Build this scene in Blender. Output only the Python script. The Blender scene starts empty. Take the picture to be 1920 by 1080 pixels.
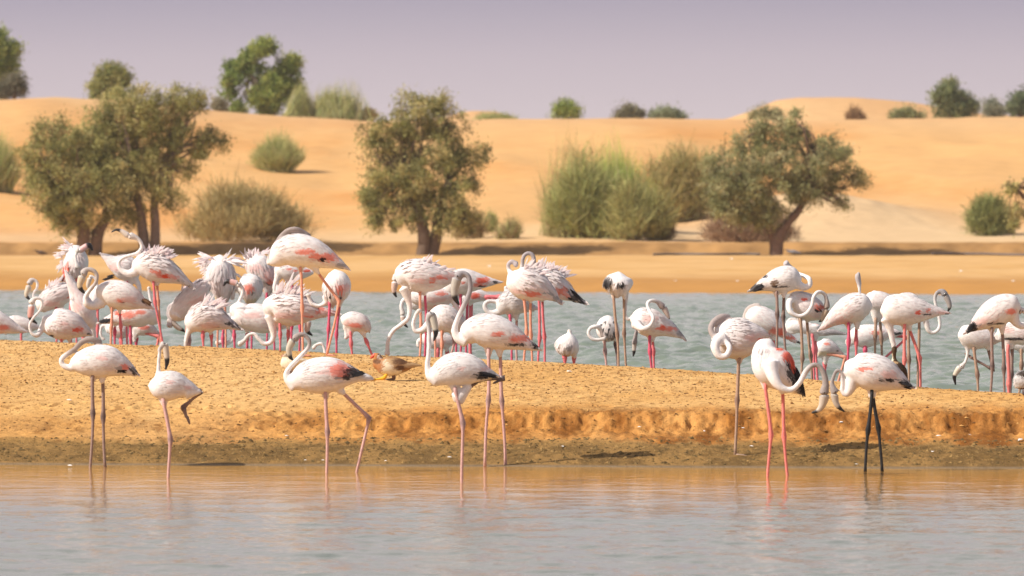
import bpy, math, random
import numpy as np
from mathutils import Vector

HAZE = 0.0002
random.seed(7)
RNG = np.random.default_rng(7)
R = math.radians

# ------------------------------------------------------------------ camera, sky, sun, exposure
F = 11000.0            # focal length in photo pixels (206 mm lens on a 36 mm sensor, 1920 px wide)
EYE = 1.8
HORIZ = 383.0
scene = bpy.context.scene
cam_data = bpy.data.cameras.new("camera")
cam = bpy.data.objects.new("camera", cam_data)
scene.collection.objects.link(cam)
scene.camera = cam
cam.location = (0, 0, EYE)
cam.rotation_euler = (R(90), 0, 0)
cam_data.sensor_width = 36.0
cam_data.lens = F / 1920 * 36.0
cam_data.shift_y = -(540 - HORIZ) / 1920.0
cam_data.clip_start = 0.5
cam_data.clip_end = 9000
cam_data.dof.use_dof = True
cam_data.dof.focus_distance = 45.0
cam_data.dof.aperture_fstop = 6.0

scene.view_settings.view_transform = 'Standard'
scene.view_settings.look = 'None'
scene.view_settings.gamma = 1.0
scene.view_settings.exposure = 0.3
scene.view_settings.use_curve_mapping = False

TO_SUN = Vector((-0.92, -0.36, 0.86)).normalized()
sun_data = bpy.data.lights.new("sun", 'SUN')
sun = bpy.data.objects.new("sun", sun_data)
scene.collection.objects.link(sun)
sun_data.energy = 4.6
sun_data.angle = R(0.55)
sun_data.color = (1.0, 0.93, 0.82)
sun.rotation_euler = (-TO_SUN).to_track_quat('-Z', 'Y').to_euler()

world = bpy.data.worlds.new("World")
scene.world = world
world.use_nodes = True
nt = world.node_tree
nt.nodes.clear()
out = nt.nodes.new('ShaderNodeOutputWorld')
bg = nt.nodes.new('ShaderNodeBackground')
sky = nt.nodes.new('ShaderNodeTexSky')
sky.sky_type = 'NISHITA'
sky.sun_disc = False
sky.sun_elevation = math.asin(TO_SUN.z)
sky.sun_rotation = math.atan2(TO_SUN.x, TO_SUN.y)
sky.air_density = 1.0
sky.dust_density = 3.0
SKY_STRENGTH = 0.1
bg.inputs['Strength'].default_value = SKY_STRENGTH
tc = nt.nodes.new('ShaderNodeTexCoord')
sep = nt.nodes.new('ShaderNodeSeparateXYZ')
nt.links.new(tc.outputs['Generated'], sep.inputs[0])
ramp = nt.nodes.new('ShaderNodeValToRGB')            # dusty desert air by elevation
mr = nt.nodes.new('ShaderNodeMapRange')
mr.inputs['From Min'].default_value = 0.0
mr.inputs['From Max'].default_value = 0.5
nt.links.new(sep.outputs['Z'], mr.inputs['Value'])
nt.links.new(mr.outputs[0], ramp.inputs['Fac'])
def s2l(c):
    return tuple(((v / 255 + 0.055) / 1.055) ** 2.4 if v > 10 else v / 255 / 12.92 for v in c)
EXP = 2 ** scene.view_settings.exposure
def skycol(c):
    return tuple(v / EXP for v in s2l(c)) + (1,)
cr = ramp.color_ramp
cr.elements[0].position = 0.0
cr.elements[0].color = skycol((212, 196, 197))
cr.elements[1].position = 1.0
cr.elements[1].color = skycol((220, 218, 222))
for p, c in ((0.030, (211, 197, 201)), (0.050, (199, 186, 194)), (0.072, (174, 165, 180)), (0.12, (188, 179, 189)), (0.24, (216, 208, 210)), (0.5, (226, 220, 220))):
    e = cr.elements.new(p)
    e.color = skycol(c)
scl = nt.nodes.new('ShaderNodeVectorMath')
scl.operation = 'SCALE'
scl.inputs['Scale'].default_value = 1.0 / SKY_STRENGTH
nt.links.new(ramp.outputs['Color'], scl.inputs[0])
mrm = nt.nodes.new('ShaderNodeMapRange')
mrm.interpolation_type = 'SMOOTHSTEP'
mrm.inputs['From Min'].default_value = 0.15
mrm.inputs['From Max'].default_value = 0.85
nt.links.new(sep.outputs['Z'], mrm.inputs['Value'])
mixs = nt.nodes.new('ShaderNodeMix')
mixs.data_type = 'RGBA'
nt.links.new(mrm.outputs[0], mixs.inputs['Factor'])
nt.links.new(scl.outputs[0], mixs.inputs['A'])
nt.links.new(sky.outputs[0], mixs.inputs['B'])
nt.links.new(mixs.outputs['Result'], bg.inputs['Color'])
nt.links.new(bg.outputs[0], out.inputs['Surface'])

# ------------------------------------------------------------------ helpers
def P(px, py, Y):
    """A photo pixel at depth Y as a place in the world."""
    return Vector(((px - 960) / F * Y, Y, EYE - (py - HORIZ) / F * Y))

def smooth(a, b, x):
    t = np.clip((np.asarray(x, float) - a) / (b - a), 0, 1)
    return t * t * (3 - 2 * t)

def vnoise(x, y, seed=0):
    x = np.asarray(x, float); y = np.asarray(y, float)
    xi = np.floor(x).astype(np.int64); yi = np.floor(y).astype(np.int64)
    fx = x - xi; fy = y - yi
    fx = fx * fx * (3 - 2 * fx); fy = fy * fy * (3 - 2 * fy)
    def h(a, b):
        n = (a * 374761393 + b * 668265263 + seed * 974711) & 0x7fffffff
        n = ((n ^ (n >> 13)) * 1274126177) & 0x7fffffff
        n = (n ^ (n >> 16)) & 0xffff
        return n / 65535.0
    return (h(xi, yi) * (1 - fx) + h(xi + 1, yi) * fx) * (1 - fy) + (h(xi, yi + 1) * (1 - fx) + h(xi + 1, yi + 1) * fx) * fy

def fbm(x, y, seed=0, octaves=4):
    s = 0; a = 0.5
    for o in range(octaves):
        s = s + a * (vnoise(x, y, seed + o * 17) - 0.5)
        x = x * 2.03 + 5.1; y = y * 2.03 + 1.7; a *= 0.5
    return s

def mesh_np(name, V, faces_list, mat=None, col=None, smooth_shade=True, parent=None, loc=None):
    """faces_list: list of (n,k) index arrays. col: (nverts,3) linear colours."""
    me = bpy.data.meshes.new(name)
    V = np.asarray(V, np.float32)
    me.vertices.add(len(V))
    me.vertices.foreach_set('co', V.ravel())
    faces_list = [np.asarray(f, np.int32) for f in faces_list if len(f)]
    idx = np.concatenate([f.ravel() for f in faces_list])
    tot = np.concatenate([np.full(len(f), f.shape[1], np.int32) for f in faces_list])
    start = np.concatenate([[0], np.cumsum(tot)[:-1]]).astype(np.int32)
    me.loops.add(len(idx)); me.loops.foreach_set('vertex_index', idx)
    me.polygons.add(len(tot)); me.polygons.foreach_set('loop_start', start)
    me.polygons.foreach_set('use_smooth', np.full(len(tot), smooth_shade))
    me.update(calc_edges=True)
    if col is not None:
        a = me.color_attributes.new('Col', 'FLOAT_COLOR', 'POINT')
        c = np.ones((len(V), 4), np.float32); c[:, :3] = col
        a.data.foreach_set('color', c.ravel())
    if mat: me.materials.append(mat)
    o = bpy.data.objects.new(name, me)
    scene.collection.objects.link(o)
    if parent is not None: o.parent = parent
    if loc is not None: o.location = loc
    return o

def tag(o, label=None, cat=None, group=None, kind=None):
    if label: o['label'] = label
    if cat: o['category'] = cat
    if group: o['group'] = group
    if kind: o['kind'] = kind
    return o

def empty(name, loc):
    o = bpy.data.objects.new(name, None)
    o.empty_display_size = 0.1
    scene.collection.objects.link(o)
    o.location = loc
    return o

# ------------------------------------------------------------------ materials
def base_mat(name, rough=0.8, spec=0.3):
    m = bpy.data.materials.new(name)
    m.use_nodes = True
    b = m.node_tree.nodes['Principled BSDF']
    b.inputs['Roughness'].default_value = rough
    b.inputs['Specular IOR Level'].default_value = spec
    return m, m.node_tree, b

def noise_node(nt, scale, detail=4, rough=0.6, coord='Object', stretch=None):
    tcn = nt.nodes.new('ShaderNodeTexCoord')
    n = nt.nodes.new('ShaderNodeTexNoise')
    n.inputs['Scale'].default_value = scale
    n.inputs['Detail'].default_value = detail
    n.inputs['Roughness'].default_value = rough
    src = tcn.outputs[coord]
    if stretch:
        mp = nt.nodes.new('ShaderNodeMapping')
        mp.inputs['Scale'].default_value = stretch
        nt.links.new(src, mp.inputs[0]); src = mp.outputs[0]
    nt.links.new(src, n.inputs['Vector'])
    return n

def col_mat(name, rough=0.8, spec=0.3, var=0.15, nscale=20, bump=0.0, bscale=60, translucent=0.0, sss=0.0):
    """Colour from the mesh's own 'Col' attribute, broken up by noise."""
    m, nt, b = base_mat(name, rough, spec)
    at = nt.nodes.new('ShaderNodeAttribute'); at.attribute_name = 'Col'
    n = noise_node(nt, nscale)
    mrn = nt.nodes.new('ShaderNodeMapRange')
    mrn.inputs['From Min'].default_value = 0.25; mrn.inputs['From Max'].default_value = 0.75
    mrn.inputs['To Min'].default_value = 1 - var; mrn.inputs['To Max'].default_value = 1 + var * 0.6
    nt.links.new(n.outputs['Fac'], mrn.inputs['Value'])
    vm = nt.nodes.new('ShaderNodeVectorMath'); vm.operation = 'SCALE'
    nt.links.new(at.outputs['Color'], vm.inputs[0]); nt.links.new(mrn.outputs[0], vm.inputs['Scale'])
    nt.links.new(vm.outputs[0], b.inputs['Base Color'])
    if bump:
        n2 = noise_node(nt, bscale, 6, 0.65)
        bp = nt.nodes.new('ShaderNodeBump'); bp.inputs['Strength'].default_value = bump
        bp.inputs['Distance'].default_value = 0.02
        nt.links.new(n2.outputs['Fac'], bp.inputs['Height']); nt.links.new(bp.outputs[0], b.inputs['Normal'])
    if sss:
        b.inputs['Subsurface Weight'].default_value = sss
        b.inputs['Subsurface Scale'].default_value = 0.02
        b.inputs['Subsurface Radius'].default_value = (1.0, 0.6, 0.5)
    if translucent:
        t = nt.nodes.new('ShaderNodeBsdfTranslucent')
        mx = nt.nodes.new('ShaderNodeMixShader'); mx.inputs[0].default_value = translucent
        nt.links.new(vm.outputs[0], t.inputs['Color'])
        nt.links.new(b.outputs[0], mx.inputs[1]); nt.links.new(t.outputs[0], mx.inputs[2])
        nt.links.new(mx.outputs[0], nt.nodes['Material Output'].inputs['Surface'])
    return m

M_SAND = col_mat('bank_sand', 0.95, 0.1, 0.24, 14, 0.8, 38)
M_DUNE = col_mat('dune_sand', 0.95, 0.1, 0.10, 1.2, 0.5, 6)
M_PLUM = col_mat('plumage', 0.75, 0.15, 0.13, 34, 0.25, 160, sss=0.0)
M_FEATH = col_mat('feather', 0.7, 0.15, 0.06, 60, 0, 60, translucent=0.15)
M_LEG = col_mat('leg_skin', 0.55, 0.3, 0.22, 60, 0.3, 300)
M_BEAK = col_mat('beak_horn', 0.4, 0.4, 0.1, 60)
M_EYE = col_mat('eye', 0.15, 0.6, 0.0, 10)
M_LEAF = col_mat('leaf', 0.6, 0.25, 0.2, 3, translucent=0.35)
M_BARK = col_mat('bark', 0.9, 0.1, 0.35, 8, 0.8, 25)
M_STRAND = col_mat('stem', 0.75, 0.15, 0.2, 3, translucent=0.15)
M_PEBBLE = col_mat('clod', 0.95, 0.1, 0.3, 30)
M_PIPE = col_mat('pipe_plastic', 0.5, 0.4, 0.2, 5)

# water: murky, mirror-like at this grazing angle, ruffled by small wind ripples
def water_mat():
    m, nt, b = base_mat('water', 0.04, 0.5)
    b.inputs['IOR'].default_value = 1.33
    geo = nt.nodes.new('ShaderNodeNewGeometry')
    sp = nt.nodes.new('ShaderNodeSeparateXYZ'); nt.links.new(geo.outputs['Position'], sp.inputs[0])
    def mrange(a, b_, c, d, src, sm=True):
        r = nt.nodes.new('ShaderNodeMapRange')
        if sm: r.interpolation_type = 'SMOOTHSTEP'
        r.inputs['From Min'].default_value = a; r.inputs['From Max'].default_value = b_
        r.inputs['To Min'].default_value = c; r.inputs['To Max'].default_value = d
        nt.links.new(src, r.inputs['Value']); return r
    # silty beside the near bank, its orange reflection painted in too; clearer further out
    silt_reflection = mrange(34.0, 38.6, 0.0, 1.0, sp.outputs['Y'])
    far = mrange(43.0, 43.6, 0.0, 1.0, sp.outputs['Y'])
    rp = nt.nodes.new('ShaderNodeMix'); rp.data_type = 'RGBA'
    rp.inputs['A'].default_value = (0.125, 0.14, 0.115, 1); rp.inputs['B'].default_value = (0.46, 0.235, 0.06, 1)
    nt.links.new(silt_reflection.outputs[0], rp.inputs['Factor'])
    rp2 = nt.nodes.new('ShaderNodeMix'); rp2.data_type = 'RGBA'
    rp2.inputs['B'].default_value = (0.165, 0.195, 0.155, 1)
    nt.links.new(far.outputs[0], rp2.inputs['Factor']); nt.links.new(rp.outputs['Result'], rp2.inputs['A'])
    nt.links.new(rp2.outputs['Result'], b.inputs['Base Color'])
    # ripple height
    n1 = noise_node(nt, 5.0, 3, 0.55, 'Object', (1, 1.0, 1))
    n2 = noise_node(nt, 1.6, 2, 0.5, 'Object', (1, 1.2, 1))
    n3 = noise_node(nt, 16.0, 3, 0.55, 'Object', (1, 1.0, 1))
    def mul(a, v):
        x = nt.nodes.new('ShaderNodeMath'); x.operation = 'MULTIPLY'
        nt.links.new(a, x.inputs[0])
        if isinstance(v, float): x.inputs[1].default_value = v
        else: nt.links.new(v, x.inputs[1])
        return x.outputs[0]
    def add(a, c):
        x = nt.nodes.new('ShaderNodeMath'); x.operation = 'ADD'
        nt.links.new(a, x.inputs[0]); nt.links.new(c, x.inputs[1]); return x.outputs[0]
    calm = mrange(31.0, 39.5, 1.1, 0.45, sp.outputs['Y'])        # lee of the bank
    wind = mrange(43.0, 43.6, 0.0, 0.6, sp.outputs['Y'])
    amp = add(calm.outputs[0], wind.outputs[0])
    hgt = add(mul(n1.outputs['Fac'], 0.006), mul(n3.outputs['Fac'], 0.004))
    hgt = mul(hgt, amp)
    bp = nt.nodes.new('ShaderNodeBump'); bp.inputs['Strength'].default_value = 1.0
    bp.inputs['Distance'].default_value = 1.0
    nt.links.new(hgt, bp.inputs['Height']); nt.links.new(bp.outputs[0], b.inputs['Normal'])
    return m
M_WATER = water_mat()

# ------------------------------------------------------------------ terrain heights
CX = [-8.0, -4.9, -2.2, -1.21, 0.18, 1.47, 2.62, 3.75, 7.0]
CYV = [58.5, 56.1, 52.6, 51.1, 49.9, 47.7, 45.0, 43.0, 42.6]
CZ = [0.51, 0.50, 0.50, 0.49, 0.47, 0.45, 0.43, 0.415, 0.40]
def crest_y(X): return np.interp(X, CX, CYV)
def shore_y(X): return 40.25 - 0.09 * np.asarray(X) + 0.15 * fbm(np.asarray(X) * 0.5, 3.3, 91, 2)
def crest_y_px(px):
    Y = 52.0
    for _ in range(12): Y = float(crest_y((px - 960) / F * Y))
    return Y

PRINTS = []
for _ in range(34):
    a = RNG.uniform(-5.5, 4.5); b = RNG.uniform(42.6, 54.0); th = RNG.uniform(-0.6, 0.6) + (math.pi if RNG.uniform() < 0.5 else 0)
    for k_ in range(RNG.integers(6, 15)):
        a += math.cos(th) * 0.24; b += math.sin(th) * 0.30 + RNG.normal() * 0.05; th += RNG.normal() * 0.12
        PRINTS.append((a, b + (0.07 if k_ % 2 else -0.07), RNG.uniform(0.03, 0.05)))
def bank_z(X, Y, detail=True):
    X = np.asarray(X, float); Y = np.asarray(Y, float)
    yc = crest_y(X); zc = np.interp(X, CX, CZ); y0 = shore_y(X)
    rough = fbm(X * 1.3, Y * 0.3, 5, 3) * 0.45
    jag = fbm(X * 2.3, Y * 0.5, 15, 2) * 0.13 + fbm(X * 26, Y * 1.5, 16, 3) * 0.13 * (0.4 + 1.6 * vnoise(X * 0.9, X * 0 + 2.0, 55))
    s = Y - y0
    z = np.where(s < 0, s * 0.06, 0)
    z = np.maximum(z, -0.45)
    wet = 0.112 * (1 - (1 - np.clip(s / 1.1, 0, 1)) ** 1.25)
    lip = 0.022 * smooth(1.02, 1.15, s + jag * 0.5)
    hard = 0.85 * smooth(-3.2, 0.2, X + 1.5 * fbm(X * 0.4, 0.5, 44, 2))     # the scarp is crisp on the right, worn away on the left
    sc = s + rough * 0.25 + jag * 0.8
    scarp_hard = 0.055 * np.clip((sc - 1.15) / 0.45, 0, 1) + 0.135 * smooth(1.58, 1.86, sc)
    scarp_soft = 0.19 * (0.6 * np.clip((s + rough * 0.4 - 1.1) / 1.5, 0, 1) + 0.4 * smooth(1.0, 3.4, s + rough))
    z = z + np.where(s >= 0, wet + lip + scarp_hard * hard + scarp_soft * (1 - hard), 0)
    ys = y0 + 1.9
    t = np.clip((Y - ys) / np.maximum(yc - ys, 0.5), 0, 1)
    z = z + (zc - 0.325) * (1 - (1 - t) ** 2) * (s > 1.9)
    u = np.maximum(Y - yc, 0)
    z = z - 0.30 * (np.sqrt(u * u + 0.09) - 0.3)
    z = np.maximum(z, -0.45)
    if detail:
        band = smooth(0.0, 0.5, s) * smooth(-0.4, 0.0, z)
        face = smooth(1.15, 1.5, sc) * (1 - smooth(1.9, 2.3, sc)) * (0.4 + 0.6 * hard)
        wetb = smooth(0.1, 0.5, s) * (1 - smooth(1.1, 1.4, s))
        z = z + band * (fbm(X * 9, Y * 7, 2, 4) * 0.016 + face * (fbm(X * 34, Y * 26, 8, 4) * 0.055 - 0.015 * smooth(0.08, 0.2, fbm(X * 9, Y * 5, 19, 3))) + face * fbm(X * 60, Y * 30, 9, 3) * 0.03
                        + wetb * fbm(X * 16, Y * 12, 12, 4) * 0.03) + band * fbm(X * 0.8, Y * 0.5, 3, 3) * 0.02
    if detail and X.size > 1000:
        for (a, b, r) in PRINTS:                         # three-toed tracks and scuffs pressed into the sand
            m = (np.abs(X - a) < 0.16) & (np.abs(Y - b) < 0.3)
            if m.any():
                d2 = ((X[m] - a) / r) ** 2 + ((Y[m] - b) / (r * 1.6)) ** 2
                z[m] += -0.020 * np.exp(-d2) + 0.009 * np.exp(-(np.sqrt(d2) - 1.6) ** 2 * 3)
    return z

RX = [-60, -22, -19, -17, -14, -12.5, -9, -6, 0, 6, 14, 22, 60]
RPY = [195, 186, 181, 185, 200, 210, 219, 226, 223, 223, 226, 219, 214]
def ridge_z(X):
    return EYE + (HORIZ - np.interp(X, RX, RPY)) * 250 / F + 0.12 * fbm(np.asarray(X) * 0.5, 1.0, 31, 3)
S_X = np.array([-400, 100, 600, 830, 860, 885, 930, 985, 1200, 1365, 1400, 1455, 1500, 1600, 1700, 1760, 1830, 2000, 2400])
S_Y = np.array([250, 250, 235, 222, 212, 208, 209, 232, 245, 222, 211, 188, 183, 183, 191, 201, 213, 224, 240])
def far_z(X, Y, detail=True):
    X = np.asarray(X, float); Y = np.asarray(Y, float)
    y0 = 120.0 - 0.28 * X + 1.5 * fbm(X * 0.25, 0.0, 61, 3)
    s = Y - y0
    z = np.where(s < 0, np.maximum(s * 0.08, -0.5), 0.0)
    z = z + np.where(s >= 0, 0.20 * smooth(0, 2.2, s) + 0.16 * np.clip(s / 42, 0, 1), 0)
    jag = fbm(X * 0.8, 2.0, 71, 4)
    berm = 0.34 * smooth(166.0, 168.2, Y + jag * 1.5)
    z = z + berm
    zr = ridge_z(X)
    t = np.clip((Y - 172 - 6 * fbm(X * 0.12, 7.7, 81, 2)) / 78, 0, 1)
    S = 0.55 * t + 0.45 * t * t * (3 - 2 * t)
    z = z + (zr - 0.70) * S
    und = (fbm(X * 0.10, Y * 0.05, 21, 3) * 1.6) * 4 * t * (1 - t)
    # heaped pale sand right of the middle and hollow left of it
    mound = 0.9 * np.exp(-((X - 9.8) / 3.6) ** 2 - ((Y - 186) / 7) ** 2)
    mound = mound + 0.35 * np.exp(-((X - 2.5) / 3.0) ** 2 - ((Y - 178) / 5) ** 2)
    z = z + und + mound * (Y > 168)
    back = np.maximum(Y - 250, 0)
    z = z - back * 0.10
    sx = X / 340.0 * F + 960
    z2 = EYE + (HORIZ - np.interp(sx, S_X, S_Y)) * 340 / F
    g = smooth(285, 340, Y) * (1 - smooth(340, 420, Y))
    z = np.maximum(z, -1.0)
    z = np.where(Y > 270, np.maximum(z, z2 * g), z)
    if detail:
        land = smooth(0.5, 3, s)
        z = z + land * (fbm(X * 1.7, Y * 0.9, 33, 3) * 0.05 + fbm(X * 3.1, Y * 2, 35, 3) * 0.06 * smooth(165, 166, Y) * (1 - smooth(169, 171, Y))
                        + fbm(X * 2.2, Y * 1.0, 37, 3) * 0.16 * np.exp(-((X - 9.8) / 4.0) ** 2 - ((Y - 186) / 8) ** 2))
    return z

def hit(px, py, ya=168.0, yb=262.0):
    """Where a line of sight meets the far dunes."""
    Ys = np.linspace(ya, yb, 900)
    X = (px - 960) / F * Ys
    zr = EYE - (py - HORIZ) / F * Ys
    d = far_z(X, Ys, False) - zr
    k = np.nonzero(d >= 0)[0]
    i = k[0] if len(k) else int(np.argmin(np.abs(d)))
    return Vector((X[i], Ys[i], float(far_z(X[i], Ys[i]))))

def grid_obj(name, xs_fn, ys, zf, colf, mat, loc=(0, 0, 0)):
    cols = []; V = []
    for Y in ys:
        x = xs_fn(Y)
        V.append(np.stack([x, np.full_like(x, Y)], 1))
    n = len(V[0]); m = len(V)
    V = np.concatenate(V)
    z = zf(V[:, 0], V[:, 1])
    V3 = np.column_stack([V, z])
    i = np.arange(m - 1)[:, None] * n + np.arange(n - 1)[None, :]
    q = np.stack([i, i + 1, i + n + 1, i + n], -1).reshape(-1, 4)
    return mesh_np(name, V3, [q], mat, colf(V[:, 0], V[:, 1], z))

def mix(a, b, t):
    a = np.asarray(a, float); b = np.asarray(b, float); t = np.asarray(t)[..., None]
    return a * (1 - t) + b * t

def bank_col(X, Y, z):
    s = Y - shore_y(X)
    n = fbm(X * 5, Y * 2.2, 101, 4); n2 = fbm(X * 0.9, Y * 0.4, 103, 3); n3 = fbm(X * 24, Y * 9, 107, 3)
    dry = mix((0.61, 0.335, 0.112), (0.70, 0.425, 0.172), np.clip(0.5 + n2 * 2.5 + n * 0.8, 0, 1))
    dry = mix(dry, (0.34, 0.165, 0.05), np.clip((n3 - 0.07) * 6, 0, 1) * 0.75)
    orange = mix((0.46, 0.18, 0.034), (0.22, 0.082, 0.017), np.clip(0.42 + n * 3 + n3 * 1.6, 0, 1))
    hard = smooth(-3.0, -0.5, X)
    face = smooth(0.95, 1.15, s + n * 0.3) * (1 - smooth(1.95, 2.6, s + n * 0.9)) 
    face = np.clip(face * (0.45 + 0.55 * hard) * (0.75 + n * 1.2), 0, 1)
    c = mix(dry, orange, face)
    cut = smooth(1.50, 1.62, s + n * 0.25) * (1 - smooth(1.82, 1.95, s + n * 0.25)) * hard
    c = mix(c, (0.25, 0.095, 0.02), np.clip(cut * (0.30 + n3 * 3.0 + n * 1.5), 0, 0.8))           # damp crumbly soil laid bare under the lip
    wetc = mix((0.29, 0.165, 0.055), (0.16, 0.092, 0.031), np.clip(0.5 + n * 3 + n3 * 2, 0, 1))
    c = mix(c, wetc, (1 - smooth(0.98, 1.22, s + n * 0.4)))
    c = mix(c, (0.22, 0.16, 0.10), 1 - smooth(0.0, 0.12, s))
    return c

# ------------------------------------------------------------------ the setting
ground = mesh_np('ground', [(-400, -20, -1.2), (400, -20, -1.2), (400, 470, -1.2), (-400, 470, -1.2)], [np.array([[0, 1, 2, 3]])],
                 M_DUNE, np.tile((0.55, 0.33, 0.14), (4, 1)))
tag(ground, 'flat sandy ground under the water and dunes', kind='structure')

ys = np.concatenate([np.arange(38.6, 43.2, 0.016), np.arange(43.2, 62.0, 0.07)])
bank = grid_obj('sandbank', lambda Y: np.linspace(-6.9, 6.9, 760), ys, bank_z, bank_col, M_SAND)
tag(bank, 'orange sandbank between the two stretches of water', kind='structure')

def far_col(X, Y, z):
    y0 = 120.0 - 0.28 * X
    s = Y - y0
    n = fbm(X * 0.6, Y * 0.25, 201, 4); n2 = fbm(X * 0.12, Y * 0.06, 203, 3); n3 = fbm(X * 2.5, Y * 1.2, 207, 3)
    strip = mix((0.53, 0.30, 0.105), (0.62, 0.38, 0.165), np.clip(0.5 + n * 2 , 0, 1))
    strip = mix((0.24, 0.125, 0.038), strip, smooth(0.3, 3.2, s + n * 2))
    strip = mix((0.43, 0.215, 0.062), strip, smooth(2.0, 16, s + n * 6))
    soil = mix((0.28, 0.15, 0.055), (0.42, 0.23, 0.085), np.clip(0.5 + n3 * 2.5 + n, 0, 1))
    sand = mix((0.61, 0.350, 0.140), (0.56, 0.270, 0.086), np.clip(0.5 + n2 * 5 + n3 * 0.8, 0, 1))
    pale = np.exp(-((X - 9.8) / 5.5) ** 2 - ((Y - 183) / 11) ** 2) + 0.6 * np.exp(-((Y - 174) / 5) ** 2)
    sand = mix(sand, (0.60, 0.43, 0.25), np.clip(pale, 0, 0.85))
    sand = mix(sand, (0.58, 0.37, 0.19), smooth(225, 250, Y) * 0.6)
    b1 = smooth(164.6, 165.6, Y + n * 1.0); b2 = smooth(168.0, 169.4, Y + n3 * 1.2)
    c = mix(strip, soil, b1)
    return mix(c, sand, b2)

fs = grid_obj('far_shore', lambda Y: np.linspace(-1, 1, 240) * (Y * 0.105 + 3), np.concatenate([np.arange(112, 130, 0.25), np.arange(130, 163, 0.5), np.arange(163, 171.01, 0.12)]),
              far_z, far_col, M_DUNE)
tag(fs, 'strip of orange sand and brown earth berm across the pond', kind='structure')
dn = grid_obj('dunes', lambda Y: np.linspace(-1, 1, 330) * (Y * 0.115 + 3), np.concatenate([np.arange(171, 262, 0.4), np.arange(262, 430, 1.5)]),
              far_z, far_col, M_DUNE)
tag(dn, 'pale orange desert dunes under a dusty sky', kind='structure')


def wave_z(X, Y):
    """Wind ripples with real height: choppy out in the open, calmer in the lee of the near bank."""
    pond = (0.5 + 0.5 * smooth(42.5, 46.0, Y)) * (1 - 0.75 * smooth(98, 119, Y))
    near = 0.08 + 0.92 * (1 - smooth(30.5, 39.3, Y))
    q = fbm(X * 0.35, Y * 0.12, 305, 2) + 0.5
    a = np.where(Y > 42.4, pond * 0.20, near * 0.038 * (0.6 + 0.8 * q))
    w = fbm(X * 2.1 + 0.4 * Y, Y * 2.6, 301, 3) + 0.55 * fbm(X * 5.2, Y * 5.5 + 0.3 * X, 303, 3)
    return w * a
def wcol(X, Y, z): return np.tile((1.0, 1.0, 1.0), (len(X), 1))
wt = mesh_np('water', [(-400, 4, -0.06), (400, 4, -0.06), (400, 140, -0.06), (-400, 140, -0.06)], [np.array([[0, 1, 2, 3]])], M_WATER)
tag(wt, 'rippled shallow water around the sandbank', kind='structure')
wt = grid_obj('near_water', lambda Y: np.linspace(-1, 1, 400) * (Y * 0.1 + 1.0), np.concatenate([np.arange(22, 27, 0.08), np.arange(27, 41.3, 0.022)]), wave_z, wcol, M_WATER)
tag(wt, 'calm shallow water in front of the sandbank with soft reflections', kind='structure')
wt = grid_obj('pond_water', lambda Y: np.linspace(-1, 1, 300) * (Y * 0.1 + 2.0), np.concatenate([np.arange(42.6, 75, 0.05), np.arange(75, 124.5, 0.10)]), wave_z, wcol, M_WATER)
tag(wt, 'choppy grey green pond water behind the sandbank', kind='structure')

# thin dusty air round the whole place
def box(name, lo, hi):
    x0, y0, z0 = lo; x1, y1, z1 = hi
    V = [(x0, y0, z0), (x1, y0, z0), (x1, y1, z0), (x0, y1, z0), (x0, y0, z1), (x1, y0, z1), (x1, y1, z1), (x0, y1, z1)]
    return mesh_np(name, V, [np.array([[0, 3, 2, 1], [4, 5, 6, 7], [0, 1, 5, 4], [1, 2, 6, 5], [2, 3, 7, 6], [3, 0, 4, 7]])], None, None, False)
hz = box('haze', (-420, -30, -2.5), (420, 480, 14.0))
hm = bpy.data.materials.new('dusty_air'); hm.use_nodes = True
hm.node_tree.nodes.clear()
ho = hm.node_tree.nodes.new('ShaderNodeOutputMaterial'); hv = hm.node_tree.nodes.new('ShaderNodeVolumePrincipled')
hv.inputs['Color'].default_value = (0.93, 0.89, 0.88, 1); hv.inputs['Density'].default_value = HAZE
hm.node_tree.links.new(hv.outputs[0], ho.inputs['Volume'])
hz.data.materials.append(hm)
tag(hz, 'thin dusty air over the water and dunes', kind='stuff')

# ------------------------------------------------------------------ tubes
def catmull(pts, n=6):
    """pts: (m,k) control rows -> dense rows."""
    p = np.asarray(pts, float)
    if len(p) == 2:
        t = np.linspace(0, 1, n + 1)[:, None]
        return p[0] * (1 - t) + p[1] * t
    e = np.vstack([2 * p[0] - p[1], p, 2 * p[-1] - p[-2]])
    outp = []
    for i in range(1, len(e) - 2):
        a, b, c, d = e[i - 1], e[i], e[i + 1], e[i + 2]
        for t in np.linspace(0, 1, n, endpoint=False):
            outp.append(0.5 * (2 * b + (c - a) * t + (2 * a - 5 * b + 4 * c - d) * t * t + (3 * b - 3 * c + d - a) * t ** 3))
    outp.append(e[-2])
    return np.array(outp)

def frames(C, ref=(0, 1, 0)):
    T = np.gradient(C, axis=0)
    T /= np.linalg.norm(T, axis=1)[:, None] + 1e-9
    ref = np.asarray(ref, float)
    B = ref - (T @ ref)[:, None] * T
    ln = np.linalg.norm(B, axis=1)
    bad = ln < 0.15
    if bad.any():
        B[bad] = np.array([1, 0, 0]) - T[bad][:, :1] * T[bad]
        ln = np.linalg.norm(B, axis=1)
    B /= ln[:, None] + 1e-9
    N = np.cross(B, T)
    return T, N, B

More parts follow.
